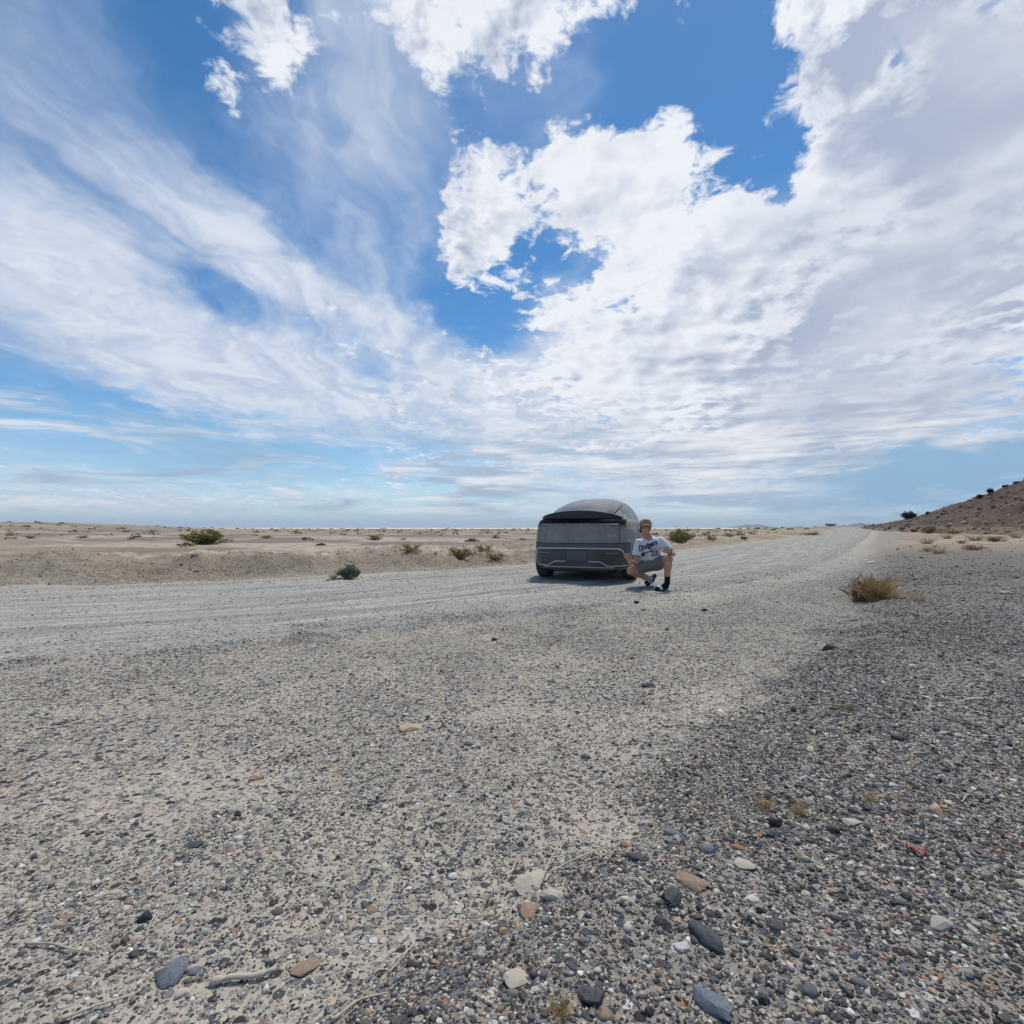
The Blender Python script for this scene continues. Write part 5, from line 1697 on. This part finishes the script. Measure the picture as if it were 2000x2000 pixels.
    B.cone(neckb, 0.07, chest, 0.12)
    B.cone(shL, 0.060, shR, 0.060)
    B.cone(chest, 0.13, pel, 0.125)
    B.cone(shL, 0.058, elL, 0.046).cone(elL, 0.046, wrL, 0.031)
    B.cone(shR, 0.058, elR, 0.046).cone(elR, 0.046, wrR, 0.031)
    for h, k, a, thk in ((hipL, kneeL, ankL, 1.0), (hipR, kneeR, ankR, 1.0)):
        B.cone(h, 0.092, k, 0.068)
        calf = k * 0.70 + a * 0.30 + (pel - k) * 0.03
        B.cone(k, 0.067, calf, 0.068).cone(calf, 0.068, a, 0.039)
        B.ell(k + np.array([0, -0.012, 0.004]), (0.064, 0.056, 0.066))
    # feet inside the socks
    B.cone(ankL, 0.036, ankL + np.array([0.0, 0.03, -0.05]), 0.034).cone(ankL + np.array([0.0, 0.03, -0.05]), 0.034, toeL + np.array([0.01, 0.02, 0.012]), 0.030)
    B.cone(ankR, 0.036, toeR + np.array([0, 0, 0.02]), 0.030)
    # hands: palm and five fingers each
    def hand(wr, fwd, side_, nrm, curl, spread, thumb_side, curls):
        fwd = fwd / np.linalg.norm(fwd); side_ = side_ - fwd * (side_ @ fwd); side_ /= np.linalg.norm(side_)
        n_ = np.cross(fwd, side_); n_ = n_ * (1 if n_ @ nrm > 0 else -1)
        palm0 = wr + fwd * 0.022; palm1 = wr + fwd * 0.080
        for q in (-0.026, -0.009, 0.009, 0.026):
            B.cone(palm0 + side_ * q * 0.7, 0.016, palm1 + side_ * q * 1.1, 0.0135)
        lens = (0.062, 0.076, 0.082, 0.074)
        for i, q in enumerate((-0.030, -0.010, 0.010, 0.030)):
            d = fwd + side_ * q * spread
            d /= np.linalg.norm(d)
            p = palm1 + side_ * q * 1.1
            L = lens[3 - i] if thumb_side > 0 else lens[i]
            c = curls[i]
            for seg, r0, r1 in ((0.42, 0.0105, 0.0098), (0.32, 0.0098, 0.009), (0.26, 0.009, 0.0078)):
                q2 = p + d * L * seg
                B.cone(p, r0, q2, r1); p = q2
                d = d * math.cos(c) + n_ * math.sin(c); d /= np.linalg.norm(d)
        t0 = wr + fwd * 0.030 + side_ * 0.026 * thumb_side
        t1 = t0 + (fwd * 0.6 + side_ * 0.8 * thumb_side) * 0.040
        t2 = t1 + (fwd * 0.85 + side_ * 0.35 * thumb_side + n_ * 0.3) * 0.032
        B.cone(t0, 0.014, t1, 0.012).cone(t1, 0.012, t2, 0.0095)
    # his left hand: fingers spread up and to the left of the picture, palm to himself
    hand(wrL, np.array([-0.80, -0.45, 0.45]), np.array([0.3, 0.0, 0.8]), np.array([0.0, 1.0, 0.0]), 0, 6.0, 1, (0.95, 0.85, 0.05, 0.08))
    # his right hand: open, palm up, fingers curled up
    hand(wrR, np.array([-0.55, -0.45, 0.75]), np.array([0.85, -0.2, 0.25]), np.array([0.3, 0.2, 0.9]), 0, 2.5, 1, (0.85, 0.75, 0.65, 0.7))
    body = B.build('body', skin, root, 0.006, 5)

    # ---- T-shirt
    S = Blob()
    S.cone(chest + np.array([0.0, 0, 0.05]), 0.150, pel + np.array([0.0, -0.02, 0.05]), 0.170)
    S.ell(chest + np.array([0, -0.03, 0.0]), (0.185, 0.125, 0.14))
    S.ell((chest + pel) / 2 + np.array([0.005, -0.06, -0.01]), (0.175, 0.12, 0.13))
    S.ell(pel + np.array([0.0, -0.10, 0.075]), (0.185, 0.11, 0.075))
    S.cone(shL + np.array([-0.02, 0, 0.0]), 0.080, shR + np.array([0.02, 0, 0.0]), 0.080)
    S.cone(shL, 0.082, shL * 0.35 + elL * 0.65, 0.080)
    S.cone(shR, 0.082, shR * 0.40 + elR * 0.60, 0.078)
    S.cone(neckb + np.array([0, 0, -0.035]), 0.085, chest, 0.13)
    sh = S.build('tshirt', shirt, root, 0.008, 6)
    # wrinkles
    co = np.array([v.co[:] for v in sh.data.vertices]); no = np.array([v.normal[:] for v in sh.data.vertices])
    wr_ = 0.010 * fbm(co[:, 0] * 7 + co[:, 2] * 3, co[:, 2] * 4 - co[:, 0] * 5, 1.6, 3, 5) + 0.006 * np.sin(co[:, 0] * 38 + co[:, 2] * 30 + 4 * fbm(co[:, 0], co[:, 2], 6, 2, 8)) * np.clip(-(co[:, 2] - 0.55) * 2, 0, 1)
    co = co + no * wr_[:, None]
    # open neckline and sleeve ends: cut the shell with planes, keep it a shell with a rolled edge
    sh.data.vertices.foreach_set('co', co.astype(np.float32).ravel()); sh.data.update()
    bm = bmesh.new(); bm.from_mesh(sh.data)
    nb = neckb - base
    kill = []
    for f in bm.faces:
        c = np.array(f.calc_center_median()[:])
        dn = c - nb
        if (dn[1] < 0.03 and (dn[0] / 0.082) ** 2 + ((dn[2] - 0.03) / 0.098) ** 2 < 1) or (dn[2] > -0.02 and np.hypot(dn[0], dn[1]) < 0.082):
            kill.append(f); continue
        for s_, e_, tcut in ((shL, elL, 0.74), (shR, elR, 0.66)):
            a_ = s_ - base; d_ = e_ - s_; L_ = np.linalg.norm(d_); d_ = d_ / L_
            q = c - a_; t_ = q @ d_; rad = np.linalg.norm(q - d_ * t_)
            if t_ > tcut * L_ and rad < 0.10 and (c[2] < (s_ - base)[2] - 0.05):
                # only the sleeve, not the trunk
                if abs(c[0] - (chest - base)[0]) > 0.155:
                    kill.append(f); break
    bmesh.ops.delete(bm, geom=kill, context='FACES')
    for _ in range(14):
        mv = {}
        for v in bm.verts:
            if v.is_boundary:
                nbv = [e.other_vert(v).co for e in v.link_edges if e.is_boundary]
                if len(nbv) == 2: mv[v] = v.co * 0.5 + (nbv[0] + nbv[1]) * 0.25
        for v, c in mv.items(): v.co = c
    bm.to_mesh(sh.data); bm.free()
    md = sh.modifiers.new('cloth', 'SOLIDIFY'); md.thickness = 0.004; md.offset = -1

    # ---- shorts
    T_ = Blob()
    T_.ell(pel + np.array([0, -0.02, -0.02]), (0.19, 0.16, 0.115))
    for h, k, e in ((hipL, kneeL, 0.66), (hipR, kneeR, 0.58)):
        m_ = h * (1 - e) + k * e
        T_.cone(h, 0.118, m_, 0.102)
    mL, mR = hipL * 0.42 + kneeL * 0.58, hipR * 0.48 + kneeR * 0.52
    for q in (0.0, 0.25, 0.5, 0.75, 1.0):
        c_ = mL * (1 - q) + mR * q
        T_.cone(c_ + np.array([0, 0.02, 0.01]), 0.085, c_ * 0.4 + pel * 0.6 + np.array([0, 0, -0.03]), 0.10)
    T_.cone(mL + np.array([-0.02, 0.03, -0.045]), 0.045, mR + np.array([0.05, 0.03, -0.01]), 0.045)
    so = T_.build('shorts', short_m, root, 0.008, 5)
    co = np.array([v.co[:] for v in so.data.vertices]); no = np.array([v.normal[:] for v in so.data.vertices])
    co = co + no * (0.008 * fbm(co[:, 0] * 9 + co[:, 1] * 4, co[:, 2] * 9, 1.5, 3, 15))[:, None]
    so.data.vertices.foreach_set('co', co.astype(np.float32).ravel()); so.data.update()

    # ---- hair and cap
    Hh = Blob()
    Hh.ell(hd(0, -0.030, 0.038), (0.083, 0.086, 0.094))
    for s in (-1, 1):
        Hh.ell(hd(s * 0.073, 0.004, 0.018), (0.014, 0.030, 0.044))
        Hh.ell(hd(s * 0.062, -0.055, -0.035), (0.022, 0.035, 0.045))
    Hh.build('hair', hairm, root, 0.006, 2)
    cap_o = empty('cap'); cap_o.parent = root
    V, F = [], []
    nt, npz = 40, 12
    for i in range(npz + 1):
        ph = (i / npz) * math.pi / 2
        for j in range(nt):
            a = 2 * math.pi * j / nt
            r = 0.096 * math.cos(ph) ** 0.75
            fr = 0.108 * math.cos(ph) ** 0.75
            V.append(hd(math.cos(a) * r, math.sin(a) * fr - 0.004, 0.058 + 0.088 * math.sin(ph) ** 0.9) - base)
    F = [(i * nt + j, i * nt + (j + 1) % nt, (i + 1) * nt + (j + 1) % nt, (i + 1) * nt + j) for i in range(npz) for j in range(nt)]
    crown = MB().add(V, F).build('cap_crown', capm, cap_o)
    md = crown.modifiers.new('t', 'SOLIDIFY'); md.thickness = 0.003
    V, F = [], []
    n1, n2 = 25, 6
    for i in range(n2):
        for j in range(n1):
            a = lerp_(math.radians(18), math.radians(162), j / (n1 - 1))
            rr = lerp_(1.0, 1.50, i / (n2 - 1) * math.sin(a) ** 0.6)
            x = math.cos(a) * 0.096 * lerp_(1, 1.02, i / (n2 - 1)); f = math.sin(a) * 0.104 * rr
            u = 0.060 - 0.020 * (i / (n2 - 1)) - 0.034 * (math.cos(a) ** 2) * (i / (n2 - 1)) - 0.004
            V.append(hd(x, f, u) - base)
    F = [(i * n1 + j, i * n1 + j + 1, (i + 1) * n1 + j + 1, (i + 1) * n1 + j) for i in range(n2 - 1) for j in range(n1 - 1)]
    brim = MB().add(V, F).build('cap_brim', capm, cap_o)
    md = brim.modifiers.new('t', 'SOLIDIFY'); md.thickness = 0.005
    # dark mark embroidered on the cap
    mk = MB()
    for (x0, x1, u0, u1) in ((-0.040, 0.030, 0.108, 0.114), (-0.036, -0.012, 0.098, 0.106), (-0.004, 0.034, 0.112, 0.120), (-0.042, -0.026, 0.092, 0.100)):
        q = []
        for (x, u) in ((x0, u0), (x1, u0 + 0.004), (x1, u1 + 0.004), (x0, u1)):
            fr = math.sqrt(max(0.0, 1 - (x / 0.096) ** 2)) * 0.108 * (math.cos(math.asin(min(1, (u - 0.058) / 0.088))) ** 0.75) + 0.004
            q.append(hd(x, fr, u) - base)
        mk.add(q, [(0, 1, 2, 3)])
    mko = mk.build('cap_mark', black, crown, False)
    md = mko.modifiers.new('t', 'SOLIDIFY'); md.thickness = 0.003; md.offset = 0

    # ---- face details on the skin surface
    bv = BVHTree.FromPolygons([v.co[:] for v in body.data.vertices], [p.vertices[:] for p in body.data.polygons])
    def on_face(x, u, lift=0.0015):
        o = hd(x, 0.25, u) - base
        h = bv.ray_cast(Vector(o), Vector(-hf))
        return (np.array(h[0][:]) + hf * lift) if h[0] else hd(x, 0.09, u) - base
    def decal(name, pts, m, lift=0.0015, thick=0.002):
        c = np.mean(pts, axis=0)
        Vv = [on_face(c[0], c[1], lift)] + [on_face(x, u, lift) for x, u in pts]
        n_ = len(pts)
        o = MB().add(Vv, [(0, 1 + k, 1 + (k + 1) % n_) for k in range(n_)]).build(name, m, body, False)
        md = o.modifiers.new('t', 'SOLIDIFY'); md.thickness = thick; md.offset = 0
        return o
    ov = lambda cx, cu, rx, ru, bend=0.0, n_=14: [(cx + rx * math.cos(t), cu + ru * math.sin(t) + bend * (math.cos(t) ** 2)) for t in np.linspace(0, 2 * math.pi, n_, endpoint=False)]
    for s in (-1, 1):
        decal('eye', ov(s * 0.030, 0.016, 0.016, 0.0055, -0.002), eyem, 0.002)
        decal('eyebrow', ov(s * 0.031, 0.036, 0.020, 0.004, -0.004), hairm, 0.002)
    decal('mouth', ov(0, -0.052, 0.033, 0.013, 0.012), lipm, 0.0015)
    decal('teeth', ov(0, -0.048, 0.026, 0.007, 0.010), toothm, 0.004)

    # ---- print on the shirt
    bv2 = BVHTree.FromPolygons([v.co[:] for v in sh.data.vertices], [p.vertices[:] for p in sh.data.polygons])
    def on_shirt(p):
        o = Vector((p[0], p[1] - 1.0, p[2])); h = bv2.ray_cast(o, Vector((0, 1, 0)))
        return Vector((p[0], (h[0].y if h[0] else p[1]) - 0.010, p[2]))
    def print_text(txt, size, at, ang, shear, m, name, spacing=1.0, bold=0.0, sx=1.0):
        cu = bpy.data.curves.new(name, 'FONT'); cu.body = txt; cu.size = size; cu.shear = shear; cu.space_character = spacing; cu.offset = bold
        to = bpy.data.objects.new(name, cu); COL.objects.link(to)
        bpy.context.view_layer.update()
        me = bpy.data.meshes.new_from_object(to.evaluated_get(bpy.context.evaluated_depsgraph_get()))
        bpy.data.objects.remove(to); bpy.data.curves.remove(cu)
        bm = bmesh.new(); bm.from_mesh(me)
        bmesh.ops.triangulate(bm, faces=bm.faces[:])
        bmesh.ops.subdivide_edges(bm, edges=[e for e in bm.edges if e.calc_length() > 0.02], cuts=1, use_grid_fill=False)
        bmesh.ops.triangulate(bm, faces=bm.faces[:])
        c, s = math.cos(ang), math.sin(ang)
        for v in bm.verts:
            x, z = v.co.x * sx * c - v.co.y * s, v.co.x * sx * s + v.co.y * c
            v.co = on_shirt((at[0] + x, at[1], at[2] + z))
        bm.to_mesh(me); bm.free()
        o = obj(name, me, m, sh)
        return o
    A0 = W_(1250.5, 1079.0, 8.1) - base
    print_text('Dodgers', 0.122, A0 + np.array([0, 0, 0.012]), R(20), 0.32, navy, 'shirt_lettering', 0.96, 0.0030, 0.78)
    # tail swoosh under the name
    S0 = W_(1255, 1086.0, 8.1) - base; S1 = W_(1288, 1069.0, 8.1) - base
    sw = MB(); top, bot = [], []
    for t in np.linspace(0, 1, 40):
        p = S0 * (1 - t) + S1 * t
        wv = 0.016 * (1 - t) ** 0.7 + 0.005
        top.append(on_shirt(p + np.array([0, 0, wv * 0.5]))[:]); bot.append(on_shirt(p - np.array([0, 0, wv * 0.5]))[:])
    sw.add(top + bot, [(k, k + 1, 40 + k + 1, 40 + k) for k in range(39)])
    sw.build('shirt_swoosh', navy, sh, False)
    N0 = W_(1275.5, 1086.5, 8.1) - base
    print_text('22', 0.112, N0, R(6), 0.0, numm, 'shirt_number', 1.05, 0.002)

    # ---- watch, socks, slides
    dW = (wrL - elL) / np.linalg.norm(wrL - elL)
    Wt = MB(); e1 = np.cross(dW, up); e1 /= np.linalg.norm(e1); e2 = np.cross(dW, e1)
    ring = [wrL - dW * 0.012 - base + 0.032 * (math.cos(a) * e1 + math.sin(a) * e2) for a in np.linspace(0, 2 * math.pi, 25)]
    Wt.tube(ring, 0.009, 6, cap=False)
    watch = Wt.build('watch', black, root)
    def sock(knee, ank, toe, top_t, m, heel=None):
        b = Blob()
        t0 = knee * top_t + ank * (1 - top_t)
        b.cone(t0, 0.053 + 0.03 * (top_t - 0.2), ank, 0.045)
        if heel is None:
            b.cone(ank, 0.042, toe + np.array([0.005, 0.01, 0.012]), 0.036)
        else:
            b.cone(ank, 0.042, heel, 0.040).cone(heel, 0.040, toe * 0.55 + heel * 0.45 + np.array([0, 0, 0.012]), 0.043).cone(toe * 0.55 + heel * 0.45 + np.array([0, 0, 0.012]), 0.043, toe + np.array([0.005, 0.01, 0.006]), 0.034).cone(ank, 0.04, toe * 0.5 + heel * 0.5 + np.array([0, 0, 0.02]), 0.036)
        return b.build('sock', m, root, 0.006, 3)
    sock(kneeL, ankL, toeL, 0.20, black, ankL + np.array([0.0, 0.035, -0.062]))
    sock(kneeR, ankR, toeR, 0.34, sockg)
    def slide(toe, heel, upv, m_sole, m_strap, stripes):
        sl = empty('slide'); sl.parent = root
        d = toe - heel; L = np.linalg.norm(d); d = d / L
        sd = np.cross(d, upv); sd /= np.linalg.norm(sd); un = np.cross(sd, d)
        V, F = [], []
        k = 28
        for z in (-0.002, 0.026):
            for i in range(k):
                a = 2 * math.pi * i / k
                y = 0.5 * L * math.cos(a); x = 0.050 * np.sign(math.sin(a)) * abs(math.sin(a)) ** 0.7 * (1.0 + 0.12 * math.cos(a))
                V.append((toe + heel) / 2 + d * y + sd * x + un * z - base)
        F = [(j, (j + 1) % k, k + (j + 1) % k, k + j) for j in range(k)] + [tuple(range(k))[::-1], tuple(range(k, 2 * k))]
        sole = MB().add(V, F).build('sole', m_sole, sl, False)
        V = []
        n1, n2 = 15, 6
        for i in range(n2):
            for j in range(n1):
                a = math.pi * j / (n1 - 1)
                y = lerp_(0.02, 0.115, i / (n2 - 1))
                V.append((toe + heel) / 2 + d * y * (L / 0.27) + sd * 0.054 * math.cos(a) + un * (0.012 + (0.062 - 0.12 * y * 0.2) * math.sin(a) ** 0.8) - base)
        F = [(i * n1 + j, i * n1 + j + 1, (i + 1) * n1 + j + 1, (i + 1) * n1 + j) for i in range(n2 - 1) for j in range(n1 - 1)]
        st = MB().add(V, F).build('strap', m_strap, sl)
        md = st.modifiers.new('t', 'SOLIDIFY'); md.thickness = 0.005; md.offset = 1
        if stripes:
            for q in (0.25, 0.5, 0.75):
                V2 = []
                for i in (0, 1):
                    for j in range(n1):
                        a = math.pi * j / (n1 - 1)
                        y = lerp_(0.02, 0.115, q + (i - 0.5) * 0.12)
                        V2.append((toe + heel) / 2 + d * y * (L / 0.27) + sd * 0.060 * math.cos(a) + un * (0.012 + (0.068 - 0.12 * y * 0.2) * math.sin(a) ** 0.8) - base)
                MB().add(V2, [(j, j + 1, n1 + j + 1, n1 + j) for j in range(n1 - 1)]).build('stripe', white, st)
        return sl
    # his left slide flat on the ground, white strap; his right one bent up on its toe, striped
    tL = np.array([toeL[0] - 0.035, toeL[1] - 0.03, gz + 0.004]); dv = np.array([0.16, 0.20, 0.0]); dv /= np.linalg.norm(dv)
    slide(tL, tL + dv * 0.27, up, black, white, False)
    tR = np.array([toeR[0] - 0.03, toeR[1] - 0.02, gz + 0.012]); dv = np.array([0.175, 0.10, 0.16]); dv /= np.linalg.norm(dv)
    slide(tR, tR + dv * 0.27, np.array([-0.35, -0.30, 0.9]), black, black, True)
    return root

def lerp_(a, b, t):
    return a + (b - a) * t
person = build_person()

# ------------------------------------------------------------------ air
def build_haze():
    x0, z0, z1 = 40000.0, -4.0, 520.0
    V = [(x, y, z) for z in (z0, z1) for x, y in ((-x0, -x0), (x0, -x0), (x0, x0), (-x0, x0))]
    F = [(0, 3, 2, 1), (4, 5, 6, 7), (0, 1, 5, 4), (1, 2, 6, 5), (2, 3, 7, 6), (3, 0, 4, 7)]
    me = bpy.data.meshes.new('haze'); me.from_pydata(V, [], F); me.update()
    m = bpy.data.materials.new('thin_air_haze'); m.use_nodes = True
    t = m.node_tree; t.nodes.clear(); T = NT(t)
    o = T.n('ShaderNodeOutputMaterial'); v = T.n('ShaderNodeVolumePrincipled')
    v.inputs['Color'].default_value = (0.80, 0.90, 1.0, 1)
    v.inputs['Density'].default_value = 2.2e-5
    T.link(v.outputs[0], o.inputs['Volume'])
    me.materials.append(m)
    h = obj('haze', me)
    tag(h, 'thin blue haze over the far plain', 'haze', kind='stuff')
build_haze()
